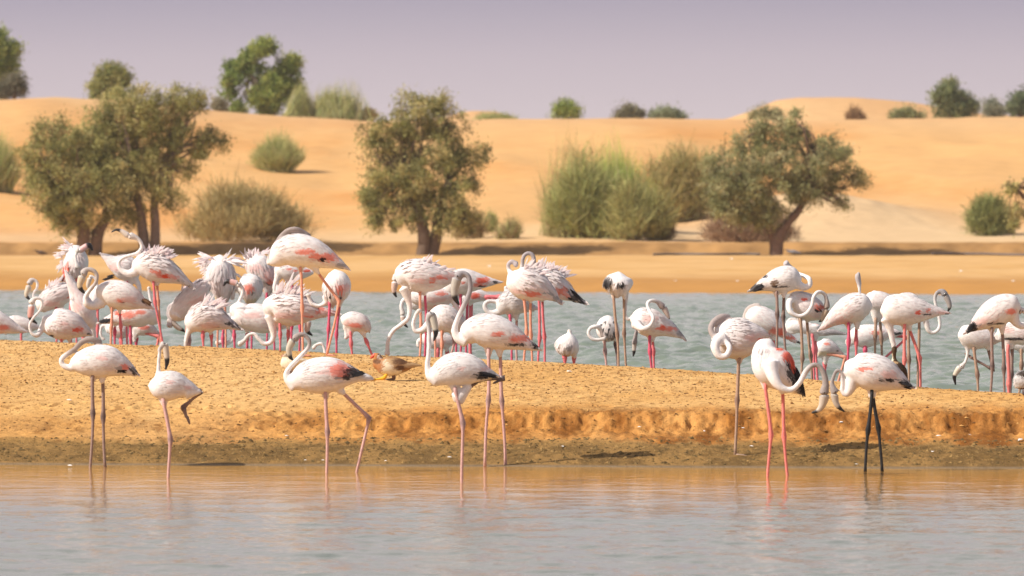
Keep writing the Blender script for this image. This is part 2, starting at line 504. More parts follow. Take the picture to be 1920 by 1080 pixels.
def tube(C, rad, sides=8, wf=1.0, ref=(0, 1, 0)):
    """Closed tube along C; returns verts, quads, tris."""
    C = np.asarray(C, float); rad = np.maximum(np.asarray(rad, float), 1e-4)
    T, N, B = frames(C, ref)
    a = np.linspace(0, 2 * math.pi, sides, endpoint=False)
    V = C[:, None, :] + rad[:, None, None] * (np.cos(a)[None, :, None] * N[:, None, :] + wf * np.sin(a)[None, :, None] * B[:, None, :])
    n = len(C)
    V = V.reshape(-1, 3)
    i = (np.arange(n - 1) * sides)[:, None]; j = np.arange(sides)[None, :]; k = (j + 1) % sides
    Q = np.stack([i + j, i + k, i + sides + k, i + sides + j], -1).reshape(-1, 4)
    V = np.vstack([V, C[0] - T[0] * rad[0] * 0.5, C[-1] + T[-1] * rad[-1] * 0.5])
    a0 = len(V) - 2; j = np.arange(sides); k = (j + 1) % sides
    Tr = np.vstack([np.stack([np.full(sides, a0), k, j], -1), np.stack([np.full(sides, a0 + 1), (n - 1) * sides + j, (n - 1) * sides + k], -1)])
    return V, Q, Tr

class Geo:
    def __init__(s): s.V = []; s.F3 = []; s.F4 = []; s.C = []; s.n = 0
    def add(s, V, Q=None, T=None, col=(1, 1, 1)):
        V = np.asarray(V, float); s.V.append(V)
        if Q is not None and len(Q): s.F4.append(np.asarray(Q) + s.n)
        if T is not None and len(T): s.F3.append(np.asarray(T) + s.n)
        c = np.asarray(col, float)
        s.C.append(np.broadcast_to(c, (len(V), 3)) if c.ndim == 1 else c)
        s.n += len(V)
    def build(s, name, mat, parent=None, origin=None, smooth_shade=True, kind=None):
        V = np.vstack(s.V)
        if origin is not None: V = V - np.asarray(origin, float)
        fl = []
        if s.F4: fl.append(np.vstack(s.F4))
        if s.F3: fl.append(np.vstack(s.F3))
        o = mesh_np(name, V, fl, mat, np.vstack(s.C), smooth_shade, parent)
        if kind: o['kind'] = kind
        return o

# ------------------------------------------------------------------ vegetation
def unit(n):
    v = RNG.normal(size=(n, 3)); return v / np.linalg.norm(v, axis=1)[:, None]

def leaf_quads(pos, size, aspect, cols, up=0.3):
    n = len(pos)
    d = unit(n); d[:, 2] = d[:, 2] + up; d /= np.linalg.norm(d, axis=1)[:, None]
    w = np.cross(d, unit(n)); w /= np.linalg.norm(w, axis=1)[:, None] + 1e-9
    L = size * RNG.uniform(0.6, 1.3, n)[:, None]; W = L * aspect
    V = np.stack([pos, pos + d * L * 0.5 + w * W * 0.5, pos + d * L, pos + d * L * 0.5 - w * W * 0.5], 1).reshape(-1, 3)
    Q = np.arange(4 * n).reshape(n, 4)
    return V, Q, np.repeat(cols, 4, axis=0)

def crown_points(lobes, n, clump, nclump, dens=0.45):
    """lobes: (x,y,z,r,squash) in metres; leaves gather in clumps so that gaps stay between them."""
    L = np.array(lobes, float)
    w = L[:, 3] ** 2; w /= w.sum()
    k = RNG.choice(len(L), nclump, p=w)
    u = unit(nclump) * (RNG.uniform(0, 1, nclump) ** dens)[:, None]
    cen = L[k, :3] + u * L[k, 3:4] * np.stack([np.ones(nclump), np.ones(nclump), L[k, 4]], 1)
    ci = RNG.integers(0, nclump, n)
    sz = clump * RNG.uniform(0.55, 1.25, nclump)
    pos = cen[ci] + RNG.normal(size=(n, 3)) * sz[ci][:, None] * 0.55
    return pos, ci, cen

def tree(name, label, cat, Y, trunks, lobes, n, clump, nclump, size, aspect, greens, bark=(0.20, 0.13, 0.09), group=None, squash=1.0, limb_r=0.05, sink=0.25, sprigs=0, tone_gain=1.0):
    s = Y / F
    b0 = trunks[0][0]
    g = P(b0[0], b0[1], Y)
    zg = float(far_z(g.x, Y))
    root = empty(name, (g.x, Y, zg)); tag(root, label, cat, group)
    org = np.array([g.x, Y, zg])
    L = []
    mx_ = float(np.mean([q[0] for q in lobes]))
    for (x, y, r) in lobes:
        c = P(mx_ + (x - mx_) * 1.05, y, Y + RNG.uniform(-0.45, 0.45) * r * s)
        L.append((c.x, c.y, c.z, r * s, squash))
    tr = Geo(); ends = []
    for tk in trunks:
        pts = [list(P(q[0], q[1], Y + (q[3] if len(q) > 3 else 0))) + [q[2] * s] for q in tk]
        pts[0][2] = min(pts[0][2], zg + 0.05); pts.insert(0, [pts[0][0], pts[0][1], zg - sink, pts[0][3] * 1.25])
        c = catmull(pts, 6)
        c[:, 0] += fbm(c[:, 2] * 3, 1, 11, 2) * 0.06
        rad = c[:, 3] * (1 + 0.25 * fbm(c[:, 2] * 6, 2, 12, 2))
        V, Q, T = tube(c[:, :3], rad, 10)
        tr.add(V, Q, T, bark)
        ends.append(c[-1])
    tr.build('trunk', M_BARK, root, org)
    pos, ci, cen = crown_points(L, n, clump, nclump)
    if sprigs:                                          # thin leafy shoots that stand out of the outline
        for _ in range(sprigs):
            k = RNG.integers(0, len(L)); u = unit(1)[0]; u[2] = abs(u[2]) * 0.8 + 0.1
            p0 = np.array(L[k][:3]) + u * L[k][3] * np.array([1, 1, squash]) * 0.85
            ln = RNG.uniform(0.15, 0.5) * L[k][3] * 0.9
            m = int(18 + 30 * ln)
            tt = RNG.uniform(0, 1, m)[:, None]
            pp = p0 + u * tt * ln + RNG.normal(size=(m, 3)) * 0.05
            pos = np.vstack([pos, pp]); ci = np.concatenate([ci, np.full(m, k)])
    gi = np.array(greens)
    tone = RNG.integers(0, len(gi), nclump + 1)
    cols = np.minimum(gi[tone[ci]] * RNG.uniform(0.7, 1.3, (len(pos), 1)) * tone_gain, 0.7)
    br = Geo()
    for (x, y, z, r, q) in L:                           # limbs reach into every lobe
        e = ends[int(np.argmin([abs(en[0] - x) for en in ends]))]
        a = e[:3]; b_ = np.array([x, y, z])
        for _ in range(3):
            tgt = b_ + RNG.normal(size=3) * r * 0.35
            mid = (a + tgt) / 2 + RNG.normal(size=3) * 0.12 * np.linalg.norm(tgt - a); mid[2] += 0.1 * r
            c = catmull([list(a) + [min(e[3], limb_r)], list(mid) + [limb_r * 0.6], list(tgt) + [limb_r * 0.2]], 5)
            V, Q, T = tube(c[:, :3], c[:, 3], 5); br.add(V, Q, T, np.array(bark) * 0.9)
    for k in RNG.integers(0, len(cen), min(160, len(cen))):   # twigs into the clumps
        c0 = cen[k]; kk = int(np.argmin(np.linalg.norm(np.array(L)[:, :3] - c0, axis=1)))
        a = np.array(L[kk][:3]); c = catmull([list(a) + [limb_r * 0.25], list((a + c0) / 2 + RNG.normal(size=3) * 0.05) + [limb_r * 0.18], list(c0) + [0.004]], 3)
        V, Q, T = tube(c[:, :3], c[:, 3], 4); br.add(V, Q, T, bark)
    br.build('branches', M_BARK, root, org, kind='stuff')
    V, Q, C = leaf_quads(pos, size, aspect, cols)
    cr_ = Geo(); cr_.add(V, Q, None, C)
    cr_.build('crown', M_LEAF, root, org, False, kind='stuff')
    return root

def broom(name, label, cat, at, w, h, n, cols, lean=(0, 0), spread=1.0, depth=0.7, thick=0.016, group=None, curve=0.08, tuft=1, base_w=0.25, shrub=False, bj=0.05):
    """A bush of fine stems that rise and fan out from the sand; at = ground point, w,h in metres."""
    root = empty(name, at); tag(root, label, cat, group)
    cols = np.array(cols)
    tc_ = np.column_stack([RNG.uniform(-1, 1, tuft) * w * base_w * (tuft > 1), RNG.uniform(-1, 1, tuft) * w * base_w * depth * (tuft > 1)])
    ti = RNG.integers(0, tuft, n)
    ht = RNG.uniform(0.65, 1.1, tuft)[ti]
    b = tc_[ti] + RNG.normal(size=(n, 2)) * w * bj
    th = RNG.uniform(0, 2 * math.pi, n)
    rr = RNG.uniform(0, 1, n) ** 0.6
    ex = np.cos(th) * rr * w * 0.5 * spread + tc_[ti][:, 0] * 0.4 + lean[0]
    ey = np.sin(th) * rr * w * 0.5 * depth * spread + tc_[ti][:, 1] * 0.4
    ez = h * ht * (1 - 0.45 * rr ** 2) * RNG.uniform(0.5, 1.12, n)
    gz = far_z(at[0] + b[:, 0], at[1] + b[:, 1], False) - at[2]
    p0 = np.column_stack([b[:, 0], b[:, 1], gz - 0.05])
    p3 = np.column_stack([ex, ey, ez])
    if shrub:                                            # short twiggy shoots all through a low mound
        u = unit(n); u[:, 2] = np.abs(u[:, 2])
        lump = 1 + 0.8 * fbm(np.arctan2(u[:, 0], u[:, 2]) * 2.2 + at[0], u[:, 1] * 2.5, 401, 3)
        rr2 = (RNG.uniform(0, 1, n) ** 0.4) * lump * 0.86
        p0 = np.column_stack([u[:, 0] * w * 0.5, u[:, 1] * w * 0.5 * depth, u[:, 2] * h]) * rr2[:, None]
        p0[:, 2] += far_z(at[0] + p0[:, 0], at[1] + p0[:, 1], False) - at[2] - 0.04
        ncl = max(14, n // 110)
        pick = RNG.integers(0, n, ncl)[RNG.integers(0, ncl, n)]
        p0 = p0[pick] * 0.8 + p0 * 0.2 + RNG.normal(size=(n, 3)) * h * 0.05
        dr = u * np.array([1, 1, 0.6]) + np.array([lean[0] * 0.3, 0, 0.75]) + RNG.normal(size=(n, 3)) * 0.55
        p3 = p0 + dr * (h * RNG.uniform(0.06, 0.17, n))[:, None]
    d = p3 - p0
    p1 = p0 + d * np.array([0.25, 0.25, 0.25 + curve]) + RNG.normal(size=(n, 3)) * (0.03 if not shrub else 0.01)
    p2 = p0 + d * np.array([0.6, 0.6, 0.6 + curve * 0.8]) + RNG.normal(size=(n, 3)) * (0.05 if not shrub else 0.015)
    wd = np.cross(d, unit(n)); wd /= np.linalg.norm(wd, axis=1)[:, None] + 1e-9
    wd *= thick * 0.5 * RNG.uniform(0.6, 1.3, n)[:, None]
    V = np.stack([p0 - wd, p0 + wd, p1 - wd, p1 + wd, p2 - wd * 0.8, p2 + wd * 0.8, p3], 1).reshape(-1, 3)
    o = (np.arange(n) * 7)[:, None]
    Q = np.vstack([o + np.array([0, 1, 3, 2]), o + np.array([2, 3, 5, 4])]); T = o + np.array([4, 5, 6])
    ci = RNG.integers(0, len(cols), n)
    c = cols[ci] * RNG.uniform(0.7, 1.3, (n, 1))
    basecol = np.array((0.22, 0.15, 0.07))
    C = np.stack([basecol * 0.6 + c * 0.4] * 2 + [c] * 4 + [c * 1.15], 1).reshape(-1, 3)
    g = Geo(); g.add(V, Q, T, C)
    g.build('stems', M_STRAND, root, None, False, kind='stuff')
    # tiny leaves and seed heads along the stems, so that the mass reads as foliage
    m = n * 2
    si = RNG.integers(0, n, m); t = RNG.uniform(0.35, 1.0, m)[:, None]
    pp = p1[si] * (1 - t) ** 2 + 2 * p2[si] * t * (1 - t) + p3[si] * t * t
    V, Q, CC = leaf_quads(pp, thick * 4.0, 0.22, cols[ci[si]] * RNG.uniform(0.7, 1.4, (m, 1)), 1.2)
    g = Geo(); g.add(V, Q, None, CC)
    g.build('leaves', M_LEAF, root, None, False, kind='stuff')
    return root

OLIVE = [(0.37, 0.345, 0.12), (0.30, 0.29, 0.10), (0.46, 0.41, 0.15), (0.21, 0.20, 0.07), (0.52, 0.44, 0.19)]
GREEN = [(0.24, 0.31, 0.07), (0.32, 0.37, 0.09), (0.19, 0.25, 0.06), (0.38, 0.40, 0.11)]
BROWNG = [(0.42, 0.33, 0.14), (0.50, 0.38, 0.17), (0.34, 0.28, 0.11), (0.55, 0.43, 0.21)]
GRASS = [(0.42, 0.43, 0.16), (0.49, 0.47, 0.20), (0.34, 0.38, 0.12), (0.55, 0.49, 0.25)]
YGREEN = [(0.40, 0.52, 0.10), (0.47, 0.56, 0.14), (0.33, 0.44, 0.08)]
DRY = [(0.33, 0.20, 0.10), (0.28, 0.17, 0.09), (0.38, 0.25, 0.13)]

tree('salvadora_tree', 'squat dark olive tree with split trunk, the lower and left one of the left pair', 'tree', 165.0,
     [[(150, 470, 13), (158, 440, 12), (150, 395, 9), (130, 350, 6)], [(178, 470, 15, .1), (184, 440, 11, .1), (200, 400, 8, .2), (180, 350, 6, .3)]],
     [(85, 300, 50), (140, 290, 66), (110, 355, 62), (170, 370, 55), (75, 345, 40), (120, 405, 42), (180, 300, 50), (100, 245, 28), (50, 290, 20), (160, 420, 28), (205, 345, 45)],
     36000, 0.23, 340, 0.085, 0.42, OLIVE, group='olive green trees on the far bank', sprigs=30)
tree('salvadora_tree', 'tall broad olive tree on twin pale trunks, right one of the left pair', 'tree', 166.0,
     [[(272, 462, 12), (268, 430, 10), (262, 390, 8), (250, 330, 6)], [(290, 462, 11, -.1), (292, 425, 9, -.1), (290, 380, 8), (310, 310, 6)]],
     [(215, 225, 55), (270, 210, 52), (330, 205, 45), (250, 285, 75), (320, 275, 62), (225, 340, 60), (300, 350, 50), (370, 195, 20), (345, 190, 26), (385, 262, 22), (410, 268, 12), (195, 270, 48), (240, 395, 42), (320, 380, 28), (355, 320, 22)],
     50000, 0.23, 430, 0.085, 0.42, OLIVE, (0.27, 0.19, 0.15), group='olive green trees on the far bank', sprigs=48)
tree('salvadora_tree', 'round olive tree with dark forked trunk standing alone at the middle of the far bank', 'tree', 165.5,
     [[(793, 476, 14), (796, 440, 12), (785, 395, 9), (760, 340, 6)], [(810, 476, 13, .1), (820, 435, 11, .1), (822, 395, 8), (840, 340, 6)]],
     [(790, 225, 45), (740, 250, 40), (835, 235, 38), (715, 285, 36), (790, 300, 66), (850, 300, 42), (890, 290, 24), (735, 345, 52), (850, 360, 40), (790, 365, 50), (720, 400, 34), (700, 370, 22), (865, 410, 30), (760, 410, 30), (690, 255, 20), (765, 200, 24), (820, 196, 22), (840, 415, 30), (885, 345, 18)],
     46000, 0.22, 400, 0.085, 0.42, OLIVE, (0.16, 0.11, 0.08), group='olive green trees on the far bank', sprigs=50)
tree('salvadora_tree', 'wide leaning olive tree with one slanting trunk on the right half of the far bank', 'tree', 165.2,
     [[(1456, 478, 13), (1460, 445, 12), (1480, 415, 8), (1500, 390, 7), (1520, 350, 5)], [(1452, 478, 10, .1), (1450, 440, 10, .1), (1430, 400, 7), (1410, 350, 5)]],
     [(1480, 250, 32), (1430, 265, 34), (1400, 300, 50), (1470, 300, 62), (1540, 290, 46), (1580, 310, 34), (1605, 335, 20), (1380, 350, 52), (1440, 360, 62), (1510, 345, 45), (1350, 320, 30), (1400, 400, 38), (1440, 405, 32), (1560, 350, 30), (1575, 385, 14), (1490, 225, 16), (1425, 240, 16), (1365, 390, 28), (1350, 360, 28)],
     50000, 0.22, 430, 0.085, 0.42, [(c[0] * .95, c[1] * 1.0, c[2] * 1.25) for c in OLIVE], (0.20, 0.13, 0.10), group='olive green trees on the far bank', sprigs=50)
tree('salvadora_tree', 'sparse olive branches reaching in from the right edge of the picture', 'tree', 167.0,
     [[(2060, 470, 12), (2040, 430, 10), (1990, 400, 7), (1935, 378, 4), (1905, 352, 2.5)]],
     [(1900, 350, 13), (1895, 372, 9), (1912, 395, 15), (1905, 415, 11), (1948, 350, 20), (1990, 320, 40), (2040, 300, 60), (2060, 350, 60), (1965, 390, 25)],
     9000, 0.16, 130, 0.11, 0.42, OLIVE, group='olive green trees on the far bank', sprigs=6, limb_r=0.02)

tree('ghaf_tree', 'bright green ghaf tree with rounded puffs of foliage on the dune ridge behind', 'tree', 262.0,
     [[(492, 222, 11), (495, 190, 9), (480, 165, 6), (470, 140, 5)], [(505, 222, 8, .2), (515, 180, 7), (535, 150, 5)]],
     [(487, 92, 20), (508, 88, 13), (470, 108, 18), (450, 128, 22), (436, 150, 18), (430, 178, 13), (480, 132, 15), (545, 118, 19), (528, 128, 14), (556, 132, 11), (508, 160, 30), (530, 160, 24), (485, 182, 20), (545, 165, 14), (510, 185, 24), (450, 205, 13), (500, 205, 18)],
     30000, 0.26, 260, 0.16, 0.42, GREEN, (0.18, 0.14, 0.10), squash=0.75, group='green trees along the dune ridge')
tree('ghaf_tree', 'green ghaf tree cut off by the left edge of the picture', 'tree', 262.0,
     [[(5, 186, 9), (8, 150, 8), (0, 110, 6)]],
     [(5, 100, 30), (20, 92, 18), (0, 65, 12), (10, 125, 28), (-30, 90, 50), (-40, 130, 40)],
     12000, 0.34, 150, 0.17, 0.42, GREEN, (0.18, 0.14, 0.10), squash=0.8, group='green trees along the dune ridge')
tree('ghaf_tree', 'grey green thin shrub under the cut off ghaf tree at the left edge', 'shrub', 258.0,
     [[(25, 184, 5), (28, 165, 4), (30, 150, 3)]],
     [(32, 152, 15), (15, 165, 18), (38, 170, 10), (5, 172, 14)],
     5000, 0.28, 90, 0.15, 0.3, [(0.17, 0.16, 0.10), (0.22, 0.20, 0.13)], (0.25, 0.18, 0.13), squash=0.9, group='shrubs along the dune ridge')
tree('ghaf_tree', 'small round green tree top showing above the tall left olive tree', 'tree', 256.0,
     [[(205, 200, 6), (205, 175, 5), (204, 155, 4)]],
     [(200, 145, 22), (225, 148, 16), (185, 160, 15), (215, 172, 24), (190, 180, 18), (208, 135, 12), (212, 195, 26), (195, 200, 18)],
     10000, 0.3, 130, 0.15, 0.42, [(c[0] * 1.1, c[1] * .92, c[2] * 1.2) for c in GREEN], group='green trees along the dune ridge', sprigs=12)
tree('ghaf_tree', 'rounded dark green tree on the ridge near the right edge, the larger one', 'tree', 290.0,
     [[(1788, 226, 7), (1788, 205, 6), (1786, 190, 5)]],
     [(1780, 178, 24), (1800, 195, 28), (1762, 185, 18), (1815, 200, 18), (1780, 208, 26), (1758, 178, 12), (1785, 163, 14), (1800, 212, 20)],
     9000, 0.30, 120, 0.17, 0.42, [(0.17, 0.21, 0.09), (0.21, 0.24, 0.10), (0.27, 0.28, 0.12)], squash=0.9, group='green trees along the dune ridge')
tree('ghaf_tree', 'dark green tree cut off by the right edge on the ridge', 'tree', 290.0,
     [[(1915, 220, 6), (1915, 205, 5), (1915, 195, 4)]],
     [(1915, 195, 22), (1905, 200, 14), (1930, 190, 25)],
     6000, 0.3, 80, 0.17, 0.42, [(0.14, 0.18, 0.09), (0.19, 0.22, 0.11)], squash=0.9, group='green trees along the dune ridge')
for (x, yb, w, h, cols, lab) in [
        (1062, 222, 34, 34, GREEN, 'bright green round shrub on the ridge right of the middle olive tree'),
        (1180, 224, 44, 24, [(0.15, 0.14, 0.08), (0.12, 0.11, 0.07)], 'grey brown low shrub on the ridge between two green ones'),
        (1250, 224, 60, 18, [(0.15, 0.17, 0.10), (0.19, 0.20, 0.12)], 'pale green low shrub on the ridge above the yellow green broom'),
        (1436, 225, 54, 20, [(0.15, 0.15, 0.07), (0.20, 0.18, 0.09)], 'olive low shrub at the foot of the far dune mound'),
        (1702, 226, 52, 20, [(0.13, 0.14, 0.07), (0.18, 0.18, 0.08)], 'dull green low shrub left of the large ridge tree'),
        (1862, 222, 26, 34, [(0.13, 0.14, 0.10), (0.17, 0.17, 0.12)], 'thin grey green shrub right of the large ridge tree'),
        (412, 208, 16, 18, [(0.17, 0.15, 0.09)], 'thin dry shrub beside the left foot of the ridge ghaf tree')]:
    Y = 256.0
    w2 = w * 0.5
    tree('ridge_shrub', lab, 'shrub', Y, [[(x, yb, 3), (x, yb - h * .3, 2), (x + 2, yb - h * .5, 1.5)]],
         [(x, yb - h * .62, h * .42), (x - w2 * .5, yb - h * .4, h * .42), (x + w2 * .55, yb - h * .42, h * .42), (x + w2 * .2, yb - h * .3, h * .4)]
         + ([(x - w2 * .9, yb - h * .3, h * .3), (x + w2 * .95, yb - h * .3, h * .3)] if w > 30 else []),
         int(1200 + w * h * 1.6), 0.26, 60, 0.14, 0.35, cols, group='shrubs along the dune ridge', squash=0.9, limb_r=0.03, tone_gain=1.9 if cols is not GREEN else 1.0, sprigs=8)

def bush(label, px, pyb, wpx, hpx, n, cols, name='broom_bush', cat='bush', Yfix=None, **k):
    if Yfix: 
        g = P(px, pyb, Yfix); at = Vector((g.x, Yfix, float(far_z(g.x, Yfix))))
    else: at = hit(px, pyb)
    s = at.y / F
    top = EYE - (pyb - hpx - HORIZ) * s - at.z
    return broom(name, label, cat, at, wpx * s, max(top, 0.2), n, cols, thick=k.pop('thick', 0.016) * at.y / 170, **k)

bush('wide brownish green bush low on the dune behind the left flock', 452, 450, 325, 128, 12000, BROWNG, Yfix=171.5, tuft=40, base_w=0.42, spread=0.62, group='bushes on the dune face', shrub=True)
bush('upright grassy tuft casting a shadow high on the dune face', 520, 322, 112, 76, 4500, GRASS, tuft=5, base_w=0.2, group='bushes on the dune face', name='grass_tuft', cat='grass tuft')
bush('tall green grass clump cut off by the left edge', -2, 360, 110, 130, 4000, GRASS, tuft=8, base_w=0.35, group='bushes on the dune face', name='grass_tuft', cat='grass tuft')
bush('feathery pale green broom left half of the large thicket', 1100, 440, 200, 150, 10000, GRASS[:3] + OLIVE[:2], Yfix=172.5, tuft=26, base_w=0.4, shrub=True, group='bushes on the dune face')
bush('vivid yellow green upright broom at the heart of the thicket', 1150, 395, 150, 132, 3800, YGREEN + GRASS, Yfix=175.0, tuft=9, base_w=0.3, spread=1.0, bj=0.12, group='bushes on the dune face')
bush('wispy pale stems fanning out of the left side of the large thicket', 1085, 425, 190, 190, 1500, GRASS + DRY[:1], Yfix=173.0, tuft=12, base_w=0.3, spread=0.8, group='bushes on the dune face', thick=0.012)
bush('dull brown green bush behind the thicket beside the leaning olive tree', 1268, 396, 205, 135, 10500, BROWNG + OLIVE, Yfix=184.0, tuft=22, base_w=0.4, spread=0.7, group='bushes on the dune face', shrub=True)
bush('dark olive scrub low at the right foot of the thicket', 1195, 432, 160, 110, 6500, OLIVE + GRASS[:2], Yfix=171.0, tuft=14, base_w=0.4, group='bushes on the dune face', shrub=True)
bush('purplish brown dry scrub under the leaning olive tree', 1410, 457, 240, 80, 9000, [(0.36, 0.23, 0.14), (0.44, 0.29, 0.18), (0.30, 0.19, 0.12)], Yfix=170.3, tuft=36, base_w=0.44, spread=0.55, group='bushes on the dune face', shrub=True)
bush('small dry scrub heap between the thicket and the leaning olive tree', 1245, 440, 90, 34, 2500, DRY, Yfix=171.5, tuft=12, base_w=0.4, group='bushes on the dune face', shrub=True)
bush('round green bush alone on the right dune face', 1850, 430, 108, 82, 5000, [(0.27, 0.29, 0.10), (0.34, 0.34, 0.13), (0.22, 0.24, 0.08)], Yfix=176.0, tuft=8, base_w=0.35, group='bushes on the dune face', shrub=True)
bush('small green tuft right beside the round green bush on the right dune face', 1885, 415, 40, 34, 1500, BROWNG + OLIVE, Yfix=177.0, tuft=4, base_w=0.35, group='bushes on the dune face')
bush('sparse dry tuft right of the middle olive tree', 920, 405, 34, 34, 500, GRASS, Yfix=176.0, group='dry tufts at the foot of the dune', name='dry_tuft', cat='grass tuft')
bush('thin dry tuft between the middle olive tree and the thicket', 955, 440, 60, 40, 700, GRASS + DRY, Yfix=172.5, tuft=5, base_w=0.4, group='dry tufts at the foot of the dune', name='dry_tuft', cat='grass tuft')
bush('dry brown scrub just right of the middle olive tree trunk', 885, 425, 80, 44, 1800, BROWNG + DRY, Yfix=173.5, tuft=9, base_w=0.4, group='dry tufts at the foot of the dune', name='dry_tuft', cat='grass tuft', shrub=True)
for (x, w, h, lab) in [(568, 58, 72, 'tall pale green grass clump next to the ridge ghaf tree'), (608, 56, 64, 'middle one of the tall grass clumps on the ridge'),
                       (650, 96, 78, 'right one of the tall grass clumps on the ridge')]:
    bush(lab, x, 226, w, h, 1100, GRASS + [(0.33, 0.36, 0.18)], Yfix=249.0, tuft=6, base_w=0.42, spread=0.75, curve=0.0, bj=0.15, group='tall grass on the dune ridge', name='grass_tuft', cat='grass tuft', thick=0.014)
bush('low dry grass behind the top left of the middle olive tree', 690, 228, 44, 28, 900, BROWNG, Yfix=249.0, group='tall grass on the dune ridge', name='grass_tuft', cat='grass tuft')
bush('flat pale grass patch on the dune ridge left of the bright green shrub', 928, 224, 76, 17, 1400, GRASS, Yfix=252.0, tuft=10, base_w=0.45, group='tall grass on the dune ridge', name='grass_tuft', cat='grass tuft')
bush('dry brown tuft on the ridge in front of the far dune mound', 1605, 225, 44, 28, 1200, DRY, Yfix=252.0, tuft=4, group='tall grass on the dune ridge', name='dry_tuft', cat='grass tuft')
bush('short grass tuft low on the dune behind the tall left olive tree', 375, 300, 40, 22, 300, GRASS, group='dry tufts at the foot of the dune', name='dry_tuft', cat='grass tuft')

# hose lying along the far bank
pp = [P(x, y, Y) for x, y, Y in ((1748, 488, 165.2), (1775, 484, 165.6), (1810, 483, 165.8), (1850, 488, 165.2), (1900, 494, 164.6), (1960, 497, 164.2))]
pp = [(p.x, p.y, max(float(far_z(p.x, p.y)) + 0.035, p.z)) for p in pp]
V, Q, T = tube(catmull(pp, 8), np.full(41, 0.035), 8, ref=(0, 0, 1)); g = Geo(); g.add(V, Q, T, (0.12, 0.09, 0.08))
tag(g.build('hose', M_PIPE), 'dark hose lying across the brown earth berm at the right edge', 'hose')
pp = [(P(x, 478, 165.0).x, 165.0 + dy) for x, dy in ((1225, 0), (1270, .3), (1330, -.1), (1390, .2), (1425, 0))]
pp = [(x, y, float(far_z(x, y)) + 0.04) for x, y in pp]
V, Q, T = tube(catmull(pp, 8), np.full(33, 0.03), 8, ref=(0, 0, 1)); g = Geo(); g.add(V, Q, T, (0.10, 0.09, 0.09))
tag(g.build('hose', M_PIPE), 'dark hose lying flat left of the leaning olive tree trunk', 'hose')

# ------------------------------------------------------------------ birds
# Each bird was measured on enlarged crops of the photograph: crop name -> (left, top, enlargement)
CROP = {'A': (0, 400, 4.153), 'B': (280, 400, 3.6), 'C': (660, 440, 3.6), 'D': (1000, 460, 4.155), 'E': (1300, 460, 3.856),
        'F': (1600, 480, 3.6), 'G': (80, 600, 3.0), 'H': (500, 600, 3.0), 'I': (1300, 560, 2.7), 'J': (1400, 540, 6.0),
        'K': (1840, 540, 4.909), 'L': (1580, 620, 9.0), 'M': (280, 400, 5.4), 'N': (420, 420, 4.5), 'O': (490, 600, 7.713), 'P': (600, 620, 9.0)}
LEGCOL = {'P': (0.72, 0.17, 0.19), 'S': (0.76, 0.33, 0.22), 'T': (0.42, 0.27, 0.19), 'M': (0.62, 0.09, 0.16), 'G': (0.20, 0.15, 0.15),
          'K': (0.018, 0.018, 0.02), 'F': (0.60, 0.36, 0.33), 'B': (0.30, 0.20, 0.17), 'C': (0.78, 0.22, 0.20), 'Y': (0.80, 0.42, 0.02)}
WHITE = np.array((0.80, 0.750, 0.735)); GREYN = np.array((0.26, 0.23, 0.22)); PINK = np.array((0.82, 0.25, 0.19)); RED = np.array((0.80, 0.11, 0.055))
ROSE = np.array((0.80, 0.55, 0.52)); BLACK = np.array((0.018, 0.016, 0.018)); SMOKE = np.array((0.38, 0.35, 0.36)); BROWN = np.array((0.16, 0.09, 0.05))
PATCH = {'p': PINK, 'r': RED, 'o': ROSE, 'k': BLACK, 's': SMOKE, 'b': BROWN, 'w': WHITE, 'c': np.array((0.70, 0.56, 0.38))}
pending = []

def world_pts(crop, pts, Y, dd=0.0):
    """rows (x,y,r[,depth]) on a crop -> (X,Y,Z,radius in metres)."""
    ox, oy, k = CROP[crop]
    o = []
    for q in pts:
        d = (q[3] if len(q) > 3 else 0.0) + dd
        p = P(ox + q[0] / k, oy + q[1] / k, Y + d)
        o.append((p.x, p.y, p.z, q[2] / k / F * (Y + d)))
    return np.array(o)

def feather_mesh(g, base, d, n, L, W, col, curl=0.0):
    """A batch of pointed vanes: base, direction, surface normal, length, width (arrays)."""
    w = np.cross(d, n); w /= np.linalg.norm(w, axis=1)[:, None] + 1e-9
    L = L[:, None]; W = W[:, None]
    c1 = base + d * L * 0.4 + n * (0.10 * W)
    c2 = base + d * L * 0.8 + n * (0.06 * W) - n * curl * L * 0.25
    tip = base + d * L - n * curl * L * 0.5
    V = np.stack([base, c1 + w * W * 0.5, c1 + n * W * 0.12, c1 - w * W * 0.5, c2 + w * W * 0.38, c2 + n * W * 0.08, c2 - w * W * 0.38, tip], 1).reshape(-1, 3)
    o = (np.arange(len(base)) * 8)[:, None]
    T = np.vstack([o + np.array(t) for t in ((0, 1, 2), (0, 2, 3), (4, 7, 5), (5, 7, 6))])
    Q = np.vstack([o + np.array(t) for t in ((1, 4, 5, 2), (2, 5, 6, 3))])
    g.add(V, Q, T, np.repeat(col, 8, axis=0))

def colour_at(P3, crop, Y, patches, base):
    """Local plumage colour: patches are (x,y,r,key) on the crop; soft edged."""
    c = np.array(base, float)
    if not patches: return c
    ox, oy, k = CROP[crop]
    px = (P3[:, 0] / P3[:, 1] * F + 960 - ox) * k
    py = ((EYE - P3[:, 2]) / P3[:, 1] * F + HORIZ - oy) * k
    for q in patches:
        x, y, r, key = q[:4]; ry = q[4] if len(q) > 4 else r
        jit = RNG.normal(size=len(P3)) * 0.16
        dist = np.sqrt(((px - x) / r) ** 2 + ((py - y) / ry) ** 2) + jit
        a = (np.clip((1.25 - dist) / 0.45, 0, 1) * RNG.uniform(0.85, 1.0, len(P3)))[:, None]
        c = c * (1 - a) + PATCH[key] * a
    return c

